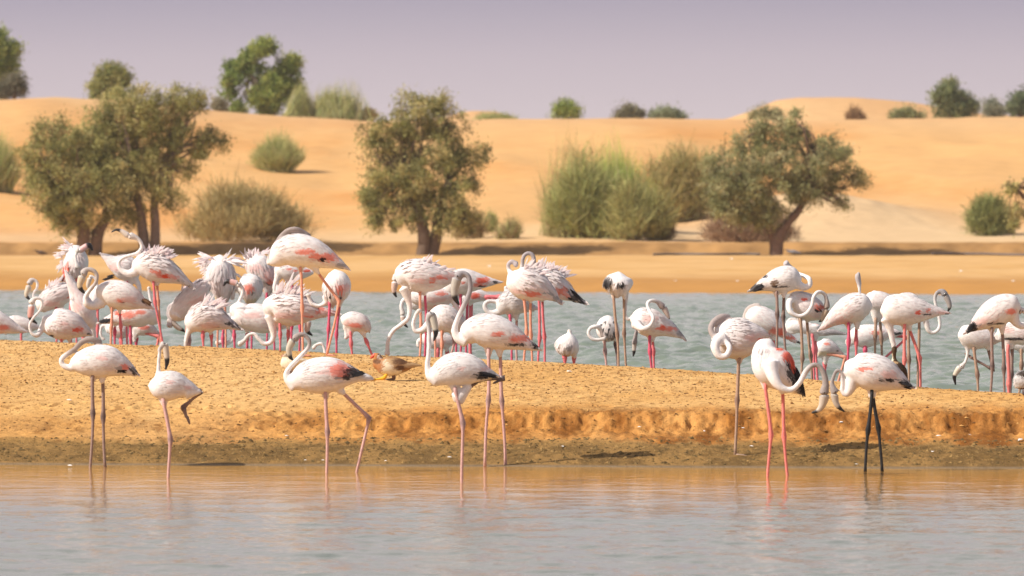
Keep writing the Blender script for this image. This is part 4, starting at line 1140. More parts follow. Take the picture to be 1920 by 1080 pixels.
flamingo('A', Yc(160, 2.6), 'flamingo whose small head shows inside the neck loop of the beige faced one',
    [(780, 600, 40), (760, 640, 60), (740, 700, 60), (700, 760, 40)], [(740, 620, 26), (755, 570, 18), (750, 520, 16), (715, 490, 18), (700, 500, 22)],
    ([(697, 515, 22), (685, 560, 18), (690, 585, 12), (702, 600, 5)], (0.75, 0.70, 0.62), 0.8), [([(760, 720), (760, 900), (760, 1150)], 'P')], patches=[], nf=0.5)
flamingo('A', Yc(290, 1.6), 'displaying flamingo with open beak, neck bent in a bow and ruffled white back',
    [(1045, 440, 42), (1085, 420, 80), (1150, 410, 108), (1230, 430, 112), (1310, 465, 88), (1380, 500, 54), (1440, 535, 26), (1482, 565, 7)],
    [(1060, 455, 44), (1000, 468, 34), (945, 440, 26), (925, 395, 24), (950, 355, 23), (1010, 330, 22), (1070, 310, 21), (1105, 270, 21), (1095, 225, 22), (1060, 190, 26), (1010, 172, 32)],
    ([(985, 165, 27), (945, 138, 19), (905, 128, 10), (868, 146, 5)], (0.80, 0.74, 0.68), 0.55),
    [([(1195, 520), (1212, 690), (1236, 835)], 'P'), ([(1225, 520), (1230, 690), (1240, 835)], 'S')],
    patches=[(1290, 485, 75, 'r', 18), (1200, 450, 34, 'p', 16), (1350, 500, 40, 'o', 20), (1475, 560, 12, 'k', 8), (1410, 520, 20, 's', 8)], fluff=0.8, plumes=[(1120, 320, 1330, 350, 60, 110, 22), (1200, 300, 1300, 320, 26, 90, 18)])
flamingo('A', Yc(220, 3.2), 'flamingo with pink tinged raised tail pointing left, half hidden behind the displaying one',
    [(1060, 480, 60), (1010, 440, 92), (950, 415, 95), (890, 390, 62), (840, 355, 34), (795, 325, 10)],
    [(1040, 500, 40), (1080, 560, 26), (1090, 640, 20)], None, [([(990, 530), (990, 700), (990, 1150)], 'P'), ([(1020, 530), (1020, 700), (1020, 1150)], 'P')],
    patches=[(830, 455, 34, 'p', 18), (820, 325, 30, 's', 5), (900, 420, 50, 'o', 30)], fluff=0.3, tail=(905, 485, 800, 515, 'k', 4))
flamingo('A', Yc(215, 2.2), 'stooping flamingo facing right with pink wing and black tail tip, below the beige faced one',
    [(1215, 850, 38), (1180, 810, 80), (1110, 785, 102), (1030, 790, 98), (950, 810, 70), (870, 825, 40), (800, 845, 20), (760, 856, 6)],
    [(1195, 800, 34), (1185, 730, 20), (1172, 660, 17), (1160, 600, 17), (1160, 575, 20)], None,
    [([(1015, 870), (1016, 960), (1018, 1150)], 'M'), ([(895, 840), (895, 930), (893, 1150)], 'M')], patches=[(1000, 790, 60, 'p', 30), (915, 780, 30, 'r', 22), (1100, 770, 40, 'p', 16), (820, 835, 50, 'k', 14)], tint=0.8, tail=(880, 820, 770, 852, 'k', 8))
flamingo('A', Yc(215, 3.4), 'low flamingo with neck looped to the water between pink legs under the beige faced one',
    [(830, 900, 30), (880, 900, 58), (950, 910, 70), (1010, 925, 40), (1050, 935, 12)], [(850, 900, 26), (810, 870, 18), (785, 900, 16), (785, 950, 16), (810, 985, 18)], None,
    [([(940, 950), (940, 1000), (940, 1150)], 'P')], patches=[(900, 930, 30, 'o', 14)], nf=0.6)
flamingo('A', Yc(275, 3.0), 'bent flamingo with bright coral folded knee low at the right end of the left flock',
    [(1040, 900, 30), (1080, 890, 58), (1140, 895, 62), (1190, 915, 36), (1235, 935, 10)], [(1060, 900, 30), (1040, 950, 20), (1050, 1000, 18)], None,
    [([(1130, 930), (1242, 962), (1210, 1100)], 'C'), ([(1060, 930), (1062, 980), (1062, 1150)], 'M')], patches=[(1120, 890, 40, 'p', 18), (1170, 950, 20, 'k', 8)], nf=0.6, legr=1.2)
# second flock (crop B)
flamingo('B', Yc(400, 3.2), 'white flamingo with back feathers fanned up like a crown',
    [(475, 300, 50), (475, 345, 84), (475, 410, 104), (480, 480, 92), (488, 545, 54), (490, 590, 26)],
    [(485, 570, 34), (488, 620, 20), (478, 680, 16)], None, [([(515, 560), (515, 700), (515, 885)], 'S'), ([(455, 550), (460, 700), (462, 1000)], 'S')],
    patches=[(395, 495, 14, 'r', 14), (470, 575, 40, 'c', 18)], fluff=1.0, wf=1.0,
    plumes=[(385, 330, 560, 320, 60, 130, 22), (380, 340, 400, 460, 34, 60, 12), (395, 290, 420, 300, 8, 150, 24), (545, 300, 570, 330, 8, 150, 24), (570, 400, 580, 410, 6, 90, 10)])
flamingo('B', Yc(345, 2.2), 'ruffled flamingo with pale grey neck curled down, leftmost of the second flock',
    [(150, 690, 40), (190, 670, 66), (240, 620, 78), (300, 570, 82), (350, 520, 66), (385, 490, 30)],
    [(180, 700, 40, -.05), (225, 620, 18), (175, 605, 17), (135, 630, 17), (125, 680, 17), (145, 720, 24), (132, 765, 24)], ([(140, 720, 20), (190, 768, 20), (220, 785, 14), (240, 800, 5)], (0.6, 0.58, 0.56), 0.72),
    [([(250, 690), (258, 860), (255, 1000)], 'F'), ([(270, 680), (268, 860), (268, 1000)], 'F')], grey=0.2, headtone=(0.60, 0.55, 0.55), patches=[(320, 600, 50, 'o', 30)], fluff=0.9, plumes=[(220, 520, 380, 470, 44, 60, 16)], tint=0.4)
flamingo('B', Yc(395, 1.1), 'flamingo with tousled wing feathers and black streaked tail, neck lowered left to the water',
    [(268, 770, 46), (300, 740, 78), (360, 705, 100), (430, 710, 92), (500, 735, 56), (560, 758, 26), (602, 775, 8)],
    [(285, 770, 40), (262, 810, 24), (246, 860, 18), (244, 900, 16)], None,
    [([(362, 780), (366, 830), (372, 1000)], 'P'), ([(412, 780), (416, 830), (418, 1000)], 'P')], patches=[(445, 765, 20, 'k', 8), (550, 745, 36, 'k', 12), (400, 760, 60, 'o', 20), (575, 770, 20, 'w', 8)], fluff=0.6, plumes=[(340, 640, 470, 640, 44, 130, 20)])
flamingo('B', Yc(450, 2.6), 'flamingo with open pink beak turned left on a curved neck, amid the second flock',
    [(560, 640, 40), (600, 660, 66), (640, 690, 84), (720, 705, 98), (800, 720, 94), (870, 740, 60), (930, 760, 20)],
    [(600, 730, 40), (572, 700, 24), (575, 650, 18), (610, 590, 17), (630, 540, 17), (625, 500, 18), (600, 478, 26)],
    ([(580, 470, 24), (550, 462, 22), (520, 462, 16), (500, 490, 6)], (0.85, 0.55, 0.53), 0.55),
    [([(575, 760), (576, 830), (576, 1000)], 'M'), ([(655, 770), (658, 830), (660, 1000)], 'M')], patches=[(640, 640, 60, 's', 6), (700, 690, 60, 'o', 20)], tint=0.6)
flamingo('B', Yc(465, 3.6), 'flamingo seen from behind with pink edged wings in the gap above the open beaked neck',
    [(650, 430, 50), (670, 470, 84), (680, 520, 86), (680, 570, 60), (676, 605, 24)],
    [(600, 500, 26), (575, 520, 18), (560, 580, 17)], None, [([(690, 580), (690, 700), (690, 1000)], 'M'), ([(660, 580), (660, 700), (660, 1000)], 'M')],
    patches=[(665, 505, 38, 'p', 26), (690, 540, 20, 'k', 6), (575, 522, 8, 'k', 12), (680, 590, 60, 'c', 20)], wf=1.05, nf=0.8)
flamingo('B', Yc(490, 4.6), 'rosy flamingo with ruffled plumes behind the shoulder of the large walker',
    [(700, 290, 50), (720, 330, 84), (760, 390, 92), (800, 440, 74), (800, 500, 40), (795, 540, 18)],
    [(795, 500, 30), (800, 560, 20), (800, 620, 16)], None, [([(795, 520), (796, 600), (797, 1000)], 'M'), ([(840, 480), (842, 600), (842, 1000)], 'M')],
    patches=[(700, 365, 70, 'o', 20), (810, 425, 40, 'p', 34), (775, 462, 36, 'k', 7, ), (800, 400, 50, 'o', 30)], fluff=1.0, plumes=[(650, 300, 830, 260, 60, 80, 18), (650, 340, 690, 270, 24, 70, 16)], wf=1.0, tint=1.0)
flamingo('B', Yc(540, 3.0), 'white flamingo back with small red flecks right under the belly of the large walker',
    [(860, 400, 40), (900, 385, 60), (960, 390, 64), (1030, 400, 46), (1100, 400, 16)], [(870, 420, 30), (850, 480, 22), (845, 540, 18)], None,
    [([(962, 440), (962, 520), (962, 1000)], 'M'), ([(930, 440), (932, 520), (932, 1000)], 'M')], patches=[(940, 380, 16, 'p', 8), (985, 388, 16, 'p', 8), (1060, 388, 26, 'r', 10)])
flamingo('B', Yc(530, 1.2), 'ruffled white flamingo with long neck sweeping down to the sand behind the largest one',
    [(795, 670, 46), (830, 640, 82), (890, 640, 108), (970, 650, 112), (1050, 660, 86), (1110, 668, 54), (1180, 672, 30), (1245, 680, 10)],
    [(815, 690, 50), (828, 760, 30), (838, 820, 24), (820, 868, 22), (775, 880, 20), (740, 850, 19), (710, 815, 17), (670, 825, 17), (640, 860, 19), (605, 885, 24)],
    None, [([(882, 740), (882, 820), (882, 1000)], 'P'), ([(937, 745), (937, 820), (935, 1000)], 'P')], patches=[(1060, 690, 20, 'p', 14), (1150, 655, 50, 'p', 18), (1200, 665, 40, 'o', 14), (900, 690, 60, 'o', 20)],
    fluff=0.8, plumes=[(850, 545, 1000, 540, 40, 110, 24), (930, 500, 960, 480, 14, 130, 24), (1000, 560, 1060, 560, 12, 100, 16)], tint=0.6)
flamingo('B', Yc(575, 2.6), 'flamingo whose pinkish face hangs down between the legs of the largest one',
    [(950, 600, 50), (1000, 590, 70), (1050, 600, 60), (1100, 620, 24)], [(1040, 620, 30), (1080, 650, 20), (1085, 690, 22), (1074, 720, 26)],
    ([(1072, 740, 26), (1066, 785, 22), (1075, 805, 16), (1100, 824, 6)], (0.80, 0.58, 0.50), 0.66), [([(1015, 650), (1016, 760), (1015, 1000)], 'M'), ([(965, 650), (962, 760), (960, 1000)], 'M')], nf=0.5)
flamingo('B', Yc(630, 1.6), 'flamingo seen from behind right of the largest one, neck swung out low left',
    [(1255, 400, 50), (1262, 440, 84), (1265, 490, 98), (1258, 545, 84), (1245, 590, 44), (1240, 620, 16)],
    [(1200, 560, 40), (1195, 600, 26), (1150, 625, 19), (1105, 615, 19), (1080, 580, 18), (1072, 545, 20)], None,
    [([(1215, 590), (1212, 780), (1205, 930)], 'M'), ([(1290, 590), (1262, 820), (1260, 930)], 'M')], patches=[(1290, 510, 36, 'p', 26), (1215, 550, 18, 'k', 8), (1295, 552, 16, 'k', 8), (1330, 500, 24, 'o', 26)], wf=1.05, fluff=0.3)
flamingo('B', Yc(665, 1.2), 'small flamingo, legs apart and head lowered, alone left of the brown duck',
    [(1300, 705, 24), (1330, 715, 50), (1375, 725, 64), (1430, 745, 62), (1470, 780, 34), (1484, 800, 10)],
    [(1325, 760, 26), (1330, 800, 19), (1330, 845, 18)], None, [([(1358, 800), (1362, 880), (1370, 937)], 'P'), ([(1440, 800), (1470, 870), (1492, 928)], 'P')],
    patches=[(1385, 755, 44, 'p', 16), (1330, 735, 20, 'o', 20)])
flamingo('B', Yc(595, 0.9), 'arched pinkish flamingo neck dipping to the water behind the walker rear foot',
    [(1290, 1010, 20), (1270, 1000, 40), (1235, 1000, 48), (1200, 1010, 20)], [(1190, 980, 18), (1182, 920, 14), (1165, 878, 14), (1130, 885, 15), (1105, 912, 18)], None, [([(1240, 1020), (1240, 1050), (1240, 1080)], 'P')], nf=0.2, patches=[])
flamingo('B', Yc(420, 4.8), 'white flamingo neck curled down to the water among magenta legs in the second flock',
    [(560, 700, 30), (520, 720, 50), (480, 740, 50), (440, 760, 20)], [(545, 740, 26), (565, 800, 20), (562, 850, 19), (530, 875, 19), (490, 870, 20), (450, 880, 22)], None, [([(500, 780), (500, 850), (500, 1000)], 'M')], nf=0.3, patches=[])
# third flock (crop C)
flamingo('C', Yc(790, 1.9), 'white flamingo feeding with neck stretched down to the sandbank beside the brown duck',
    [(325, 320, 46), (360, 285, 92), (420, 275, 112), (500, 282, 110), (580, 290, 86), (650, 288, 52), (710, 285, 24), (745, 283, 8)],
    [(355, 360, 50), (372, 420, 30), (388, 490, 23), (380, 560, 21), (335, 605, 20), (280, 645, 20), (248, 700, 18), (240, 760, 18), (238, 812, 22)], None,
    [([(462, 370), (466, 630), (458, 826)], 'S'), ([(490, 370), (500, 640), (495, 810)], 'M')], patches=[(540, 305, 20, 'p', 22), (600, 290, 44, 'p', 16), (660, 275, 40, 'o', 20), (450, 310, 60, 'o', 16)], plumes=[(470, 180, 640, 240, 26, 80, 22)], tint=0.6, fluff=0.2)
flamingo('C', Yc(750, 2.5), 'flamingo whose rosy face and black beak tip hang at the breast of the feeding one',
    [(400, 380, 40), (440, 410, 62), (520, 420, 74), (600, 415, 60), (700, 405, 20)], [(420, 400, 30), (360, 350, 22), (315, 290, 22), (295, 275, 26), (290, 310, 30)],
    ([(290, 330, 28), (284, 365, 22), (288, 395, 15), (300, 420, 6)], (0.80, 0.62, 0.55), 0.70), [([(560, 470), (560, 650), (560, 900)], 'S'), ([(520, 470), (520, 650), (520, 900)], 'M')], patches=[(600, 400, 40, 'p', 14), (560, 440, 60, 'o', 20)])
flamingo('C', Yc(755, 3.6), 'pinkish flamingo with lowered beak under the feeding one',
    [(385, 430, 36), (430, 450, 60), (500, 450, 66), (580, 440, 60), (660, 425, 40), (740, 420, 14)], [(400, 440, 30), (350, 440, 22), (335, 490, 20), (345, 540, 24)],
    ([(345, 560, 22), (350, 590, 17), (358, 608, 12), (376, 626, 5)], (0.80, 0.66, 0.60), 0.72), [([(690, 440), (700, 640), (703, 900)], 'M'), ([(600, 460), (605, 640), (606, 900)], 'S')], patches=[(620, 430, 50, 'p', 12), (520, 400, 40, 'o', 14)], nf=0.7)
flamingo('C', Yc(870, 3.0), 'flamingo with crimson flecked wing pointing right behind the tall grey necked one',
    [(640, 375, 50), (690, 340, 82), (750, 315, 88), (820, 315, 70), (890, 318, 44), (950, 320, 24), (1003, 320, 7)],
    [(660, 390, 40), (680, 440, 28), (715, 500, 24), (750, 560, 22), (765, 620, 20)], None,
    [([(735, 380), (738, 600), (735, 900)], 'M'), ([(775, 380), (775, 600), (770, 900)], 'M')], patches=[(880, 310, 44, 'r', 20), (860, 340, 40, 'p', 14), (970, 320, 16, 'k', 8), (745, 325, 20, 'p', 10), (880, 348, 26, 'k', 5)], tint=0.9)
flamingo('C', Yc(880, 4.4), 'bent flamingo with bright red folded knee sticking out behind the crimson flecked one',
    [(740, 430, 30), (790, 415, 52), (850, 410, 46), (910, 420, 28), (960, 425, 10)], [(760, 440, 30), (740, 480, 22), (735, 540, 18)], None,
    [([(900, 420), (1005, 422), (940, 432)], 'P', 'fold'), ([(800, 440), (800, 600), (800, 900)], 'P')], patches=[(830, 412, 36, 'r', 20), (930, 425, 40, 'p', 10)], nf=0.6, legr=1.6)
flamingo('C', Yc(945, 2.2), 'greyish white flamingo with a looped neck left of the two ruffled ones',
    [(1000, 510, 40), (1040, 470, 72), (1090, 455, 90), (1150, 470, 72), (1200, 490, 36), (1250, 500, 10)],
    [(1020, 510, 34), (970, 528, 26), (920, 525, 23), (895, 485, 21), (915, 452, 20), (975, 450, 19), (1015, 435, 19), (1040, 395, 18), (1040, 350, 18)], None,
    [([(1065, 540), (1075, 700), (1080, 860)], 'M'), ([(1110, 540), (1112, 700), (1114, 900)], 'F')], patches=[(1200, 490, 26, 's', 10)], bodycol=(0.66, 0.63, 0.63), tint=0.1)
flamingo('C', Yc(990, 1.1), 'white ruffled flamingo on two salmon legs, front of the merged pair',
    [(1070, 280, 50), (1100, 300, 88), (1160, 325, 112), (1230, 350, 104), (1300, 385, 70), (1350, 415, 34), (1392, 445, 8)],
    [(1090, 290, 40, .06), (1065, 250, 22, .1), (1055, 205, 19, .1), (1078, 180, 20, .1), (1115, 200, 26, .1)], None,
    [([(1158, 410), (1180, 660), (1162, 862)], 'S'), ([(1205, 420), (1210, 680), (1214, 862)], 'S')], grey=0.4, headtone=(0.55, 0.50, 0.50),
    patches=[(1210, 395, 50, 'p', 22), (1120, 380, 40, 'o', 20), (1375, 430, 20, 's', 14), (1330, 390, 40, 's', 8)], fluff=0.6, plumes=[(1160, 230, 1280, 270, 40, 100, 24)], tint=0.8)
flamingo('C', Yc(1015, 2.0), 'ruffled flamingo with black wing tip and grey looped neck, rear of the merged pair',
    [(1200, 290, 60), (1260, 300, 94), (1330, 335, 108), (1400, 370, 80), (1460, 405, 46), (1510, 430, 24), (1556, 452, 6)],
    [(1190, 310, 40), (1155, 260, 22), (1148, 200, 19), (1160, 145, 19), (1190, 125, 19), (1220, 145, 20), (1228, 195, 20)], None,
    [([(1258, 410), (1270, 700), (1256, 862)], 'P'), ([(1284, 410), (1300, 690), (1298, 862)], 'P')], grey=0.3, headtone=(0.46, 0.42, 0.42),
    patches=[(1400, 375, 50, 'p', 30), (1505, 425, 50, 'k', 22), (1480, 385, 26, 'k', 14)], fluff=0.8, plumes=[(1250, 215, 1370, 250, 40, 90, 24), (1370, 260, 1420, 290, 16, 120, 24)], tint=0.7, tail=(1450, 370, 1550, 448, 'k', 12))
flamingo('C', Yc(840, 2.0), 'white flamingo with neck hooked down, seen between two raised necks in front',
    [(545, 520, 40), (575, 535, 74), (620, 560, 92), (680, 590, 80), (730, 620, 50), (765, 640, 16)],
    [(560, 560, 40), (480, 640, 26), (430, 650, 22), (414, 605, 20), (430, 545, 19), (455, 505, 20)], None,
    [([(608, 640), (610, 740), (602, 835)], 'S'), ([(665, 640), (690, 720), (660, 835)], 'F')], patches=[(700, 560, 30, 's', 10)], tint=0.2)
flamingo('C', Yc(815, 3.2), 'small hidden flamingo with neck drooping low among the legs of the third flock',
    [(470, 700, 30), (520, 710, 52), (590, 715, 60), (660, 720, 40), (700, 730, 12)], [(490, 700, 26), (450, 720, 20), (450, 760, 18)], None,
    [([(580, 750), (582, 800), (580, 900)], 'P'), ([(640, 750), (640, 800), (640, 900)], 'P')], patches=[(590, 720, 40, 'o', 16)], nf=0.5)
# middle right (crop D)
flamingo('D', Yc(1065, 1.3), 'small round white flamingo resting alone with head sunk on its back',
    [(282, 700, 40), (275, 735, 76), (265, 775, 94), (255, 815, 82), (245, 850, 40)], [(280, 720, 36), (286, 685, 26), (284, 662, 22)], None,
    [([(242, 845), (242, 880), (243, 918)], 'P'), ([(318, 845), (320, 880), (320, 918)], 'P')], patches=[(280, 790, 24, 's', 20), (250, 850, 60, 'c', 18)], wf=1.05, tint=0.05, nf=1.2)
flamingo('D', Yc(1135, 2.2), 'speckled black and white flamingo twisting its neck round to preen its flank',
    [(585, 560, 40), (580, 600, 78), (580, 650, 92), (595, 700, 78), (610, 730, 40)],
    [(520, 640, 26, -.06), (490, 632, 20, -.1), (445, 645, 20, -.1), (432, 690, 20, -.1), (465, 730, 20, -.1), (520, 735, 20, -.1), (560, 728, 20, -.1)], None,
    [([(552, 720), (560, 830), (572, 932)], 'F'), ([(635, 700), (645, 780), (652, 900)], 'G')], grey=1.1,
    patches=[(530, 620, 10, 'k', 8), (560, 600, 8, 'k', 8), (590, 650, 12, 'k', 10), (575, 685, 16, 'k', 14), (630, 600, 10, 'k', 10), (610, 710, 30, 'b', 12), (635, 680, 14, 'k', 18), (545, 650, 9, 'k', 7), (600, 620, 8, 'k', 6), (650, 640, 8, 'k', 12)], wf=1.0, tint=0.0)
flamingo('D', Yc(1160, 1.3), 'flamingo seen from behind on tall tan legs, grey neck hanging down at right',
    [(665, 225, 50), (662, 250, 92), (662, 290, 118), (660, 335, 96), (655, 370, 60), (650, 385, 30)],
    [(710, 350, 40, .06), (715, 410, 26, .1), (712, 490, 20, .1), (722, 560, 20, .1), (755, 575, 20, .1), (785, 530, 19, .1), (808, 560, 19, .1), (806, 640, 19, .1), (795, 720, 24, .1), (788, 770, 24, .1)],
    ([(788, 770, 22, .1), (785, 815, 17, .1), (784, 835, 14, .1), (778, 865, 6, .1)], (0.62, 0.60, 0.58), 0.55),
    [([(622, 370), (655, 700), (660, 936)], 'T'), ([(712, 370), (704, 690), (725, 936)], 'T')], grey=0.55, headtone=(0.38, 0.34, 0.33),
    patches=[(578, 285, 36, 'k', 34), (690, 305, 32, 'k', 15), (570, 305, 26, 'k', 18)], wf=1.1, tint=0.05)
flamingo('D', Yc(1225, 1.5), 'flamingo on magenta legs with thick white neck ring and face on its back',
    [(775, 580, 50), (830, 580, 96), (900, 600, 112), (970, 620, 96), (1040, 645, 70), (1110, 685, 38), (1160, 715, 16), (1178, 735, 5)],
    [(790, 610, 46, -.1), (850, 650, 26, -.17), (905, 630, 24, -.18), (935, 570, 23, -.18), (905, 510, 22, -.15), (890, 455, 21, -.12), (925, 430, 22, -.1), (975, 445, 28, -.08), (1010, 480, 32, -.06)],
    ([(1025, 500, 28, -.06), (1045, 540, 20, -.06), (1055, 560, 12, -.06), (1060, 575, 5, -.06)], (0.70, 0.60, 0.56), 0.9),
    [([(905, 700), (912, 830), (920, 945)], 'M'), ([(930, 700), (934, 830), (936, 945)], 'P')], grey=0.8, headtone=(0.50, 0.42, 0.39),
    patches=[(1050, 650, 60, 'p', 18), (1010, 640, 20, 'r', 20), (985, 650, 40, 'p', 10), (1145, 690, 22, 's', 22), (900, 570, 60, 'o', 24)], tint=0.5)
# right flock (crop E)
flamingo('E', Yc(1470, 1.5), 'tall flamingo with black wing tip pointing left and head turned onto its back',
    [(765, 240, 44), (735, 240, 78), (680, 240, 96), (610, 255, 90), (540, 275, 62), (480, 298, 36), (430, 318, 16), (405, 328, 5)],
    [(745, 280, 40), (800, 305, 30), (840, 290, 26), (838, 245, 24), (805, 225, 22, .05), (750, 200, 22, .1), (690, 150, 24, .1), (665, 125, 28, .08)], None,
    [([(600, 330), (602, 500), (605, 645)], 'B'), ([(655, 330), (655, 520), (662, 680)], 'B')], grey=0.78, headtone=(0.62, 0.58, 0.58),
    patches=[(450, 305, 50, 'k', 26), (590, 275, 28, 'b', 30), (520, 225, 26, 'k', 10), (630, 300, 60, 'k', 7), (672, 122, 9, 'k', 6)], tint=0.0, tail=(540, 290, 420, 325, 'k', 10))
flamingo('E', Yc(1430, 3.2), 'flamingo with beige head on its back and scarlet flank, below the black wing tip',
    [(395, 500, 44), (430, 510, 78), (490, 530, 92), (560, 565, 86), (630, 610, 58), (690, 660, 28), (765, 705, 7)],
    [(420, 560, 40), (378, 550, 22), (372, 500, 20), (400, 455, 20), (445, 435, 24), (480, 438, 24)], None,
    [([(540, 640), (542, 750), (542, 950)], 'P'), ([(580, 640), (582, 750), (582, 950)], 'P')], grey=0.3, headtone=(0.62, 0.55, 0.50), patches=[(640, 630, 28, 'r', 28), (700, 670, 40, 'p', 14), (590, 620, 44, 'p', 24), (760, 700, 16, 'k', 7)], tint=0.9)
flamingo('E', Yc(1520, 2.0), 'flamingo with a wide white neck ring and beige head biting its tail feathers',
    [(700, 400, 44), (740, 400, 72), (800, 430, 92), (870, 470, 86), (920, 500, 52), (960, 525, 16)],
    [(715, 380, 34, -.06), (690, 420, 26, -.1), (700, 480, 24, -.14), (755, 512, 23, -.14), (815, 495, 22, -.14), (855, 440, 21, -.14), (868, 375, 21, -.14), (905, 335, 20, -.12), (948, 355, 21, -.1), (965, 410, 24, -.1), (965, 455, 30, -.1)],
    ([(958, 480, 27, -.1), (940, 515, 21, -.1), (928, 540, 15, -.1), (908, 552, 5, -.1)], (0.62, 0.50, 0.38), 0.82),
    [([(770, 520), (790, 815), (785, 905)], 'T'), ([(820, 510), (852, 800), (856, 945)], 'T')], grey=0.82, headtone=(0.42, 0.34, 0.29),
    patches=[(800, 390, 26, 'r', 12), (905, 445, 40, 'p', 24), (895, 468, 26, 'k', 9)], tint=0.5)
flamingo('J', Yc(1520, 3.4), 'flamingo with curled head under the wide neck ring, grey wing feathers trailing right',
    [(480, 420, 50), (540, 430, 70), (640, 440, 74), (740, 470, 66), (860, 500, 44), (980, 500, 34), (1130, 520, 12)],
    [(560, 460, 40), (520, 505, 24), (465, 480, 22), (450, 410, 22), (490, 350, 22), (560, 360, 24)], None,
    [([(735, 520), (750, 700), (760, 990)], 'P'), ([(775, 520), (785, 700), (795, 990)], 'P')], patches=[(1000, 490, 140, 's', 40), (800, 400, 40, 'o', 20)], tint=0.4)
flamingo('E', Yc(1590, 1.6), 'fluffed pale flamingo with tail pointing down left and grey head rising from behind',
    [(1270, 440, 60), (1220, 440, 98), (1150, 455, 106), (1080, 490, 86), (1010, 535, 54), (955, 580, 28), (915, 608, 8)],
    [(1240, 420, 40, .1), (1210, 370, 16, .14), (1200, 320, 17, .14), (1196, 270, 25, .14), (1188, 225, 30, .14), (1188, 205, 20, .14)], None,
    [([(1120, 560), (1121, 700), (1118, 950)], 'M'), ([(1185, 560), (1182, 700), (1178, 950)], 'P')], grey=0.55, headtone=(0.52, 0.49, 0.48),
    patches=[(1105, 555, 26, 'k', 8), (1080, 555, 60, 'o', 20), (980, 600, 50, 'o', 16)], tint=0.9, fluff=0.15)
flamingo('J', Yc(1555, 4.2), 'flamingo scratching with one coral leg bent forward, low between the magenta legs',
    [(790, 640, 50), (830, 660, 90), (900, 670, 100), (970, 690, 74), (1030, 715, 36), (1075, 735, 10)], [(800, 700, 40), (720, 640, 26), (690, 590, 24)], None,
    [([(900, 740), (1110, 780), (1075, 900)], 'S'), ([(885, 790), (887, 860), (890, 960)], 'P')], patches=[(900, 630, 30, 'p', 18), (1020, 708, 18, 'k', 10), (870, 740, 90, 'c', 26)], nf=0.8, tint=0.3)
flamingo('F', Yc(1650, 3.2), 'whitish flamingo on pale tan legs between the fluffed one and the pointed rump',
    [(90, 290, 44), (130, 300, 66), (180, 310, 72), (230, 320, 60), (280, 340, 20)], [(150, 320, 30), (133, 290, 18), (138, 250, 18), (142, 238, 14)], None,
    [([(150, 420), (148, 540), (148, 700)], 'T'), ([(185, 400), (190, 560), (192, 720)], 'T')], patches=[(110, 460, 40, 's', 20)], tint=0.4)
flamingo('F', Yc(1615, 4.6), 'low flamingo body with a black tipped wing behind the row of magenta legs',
    [(-30, 540, 30), (20, 540, 66), (80, 540, 78), (160, 530, 68), (240, 520, 40), (330, 525, 9)], [(10, 560, 30), (-30, 600, 20), (-50, 570, 16)], None,
    [([(78, 600), (79, 640), (80, 800)], 'M'), ([(240, 540), (370, 545), (210, 690)], 'P')], patches=[(300, 520, 30, 'k', 10), (160, 520, 40, 'p', 14)], tint=0.8, nf=0.8)
flamingo('F', Yc(1710, 1.5), 'smooth pinkish flamingo with red fleck and pointed rump, neck down behind the dark duck',
    [(200, 370, 48), (225, 368, 84), (280, 362, 104), (360, 365, 104), (440, 370, 84), (510, 375, 54), (580, 378, 28), (640, 384, 7)],
    [(225, 420, 50), (245, 480, 34), (258, 540, 26), (270, 600, 22), (280, 650, 20)], None,
    [([(345, 460), (346, 700), (336, 790)], 'C'), ([(372, 460), (448, 690), (456, 872)], 'C')], patches=[(438, 382, 22, 'r', 15), (508, 368, 16, 'p', 14), (500, 395, 30, 'k', 5), (600, 380, 40, 'o', 10), (628, 392, 9, 'k', 4)], tint=0.3)
flamingo('F', Yc(1730, 2.6), 'flamingo behind the pink rumped one with its grey hooked head high and neck ring low',
    [(440, 320, 44), (400, 320, 70), (340, 320, 72), (290, 330, 50), (250, 340, 16)],
    [(450, 340, 40), (485, 420, 26), (505, 500, 22), (540, 520, 20), (578, 490, 19), (584, 430, 18), (565, 360, 18), (552, 300, 18), (562, 250, 19), (595, 235, 22), (620, 262, 27)],
    ([(628, 275, 24), (645, 315, 21), (650, 345, 16), (638, 374, 5)], (0.50, 0.48, 0.47), 0.80),
    [([(375, 380), (372, 700), (370, 830)], 'T'), ([(450, 380), (438, 690), (440, 870)], 'T')], grey=0.75, headtone=(0.36, 0.34, 0.34), patches=[], tint=0.1)
flamingo('F', Yc(1870, 1.2), 'large white flamingo near the right edge with black wing end pointing down left',
    [(1110, 340, 50), (1075, 340, 84), (1010, 355, 98), (940, 395, 98), (880, 430, 74), (830, 465, 46), (790, 495, 22), (755, 520, 7)],
    [(1075, 390, 50), (1100, 450, 34), (1150, 475, 28), (1200, 450, 24), (1205, 390, 22), (1170, 365, 22), (1140, 375, 28)], ([(1130, 372, 24), (1110, 362, 16), (1100, 345, 11), (1092, 322, 6)], (0.7, 0.6, 0.55), 0.3),
    [([(935, 480), (932, 740), (924, 912)], 'B'), ([(1003, 480), (1020, 760), (1026, 918)], 'B')], patches=[(790, 480, 44, 'k', 38), (960, 455, 60, 'k', 7), (1065, 375, 36, 'p', 20), (860, 440, 40, 'o', 20)], tint=0.7, tail=(830, 430, 765, 515, 'k', 9))
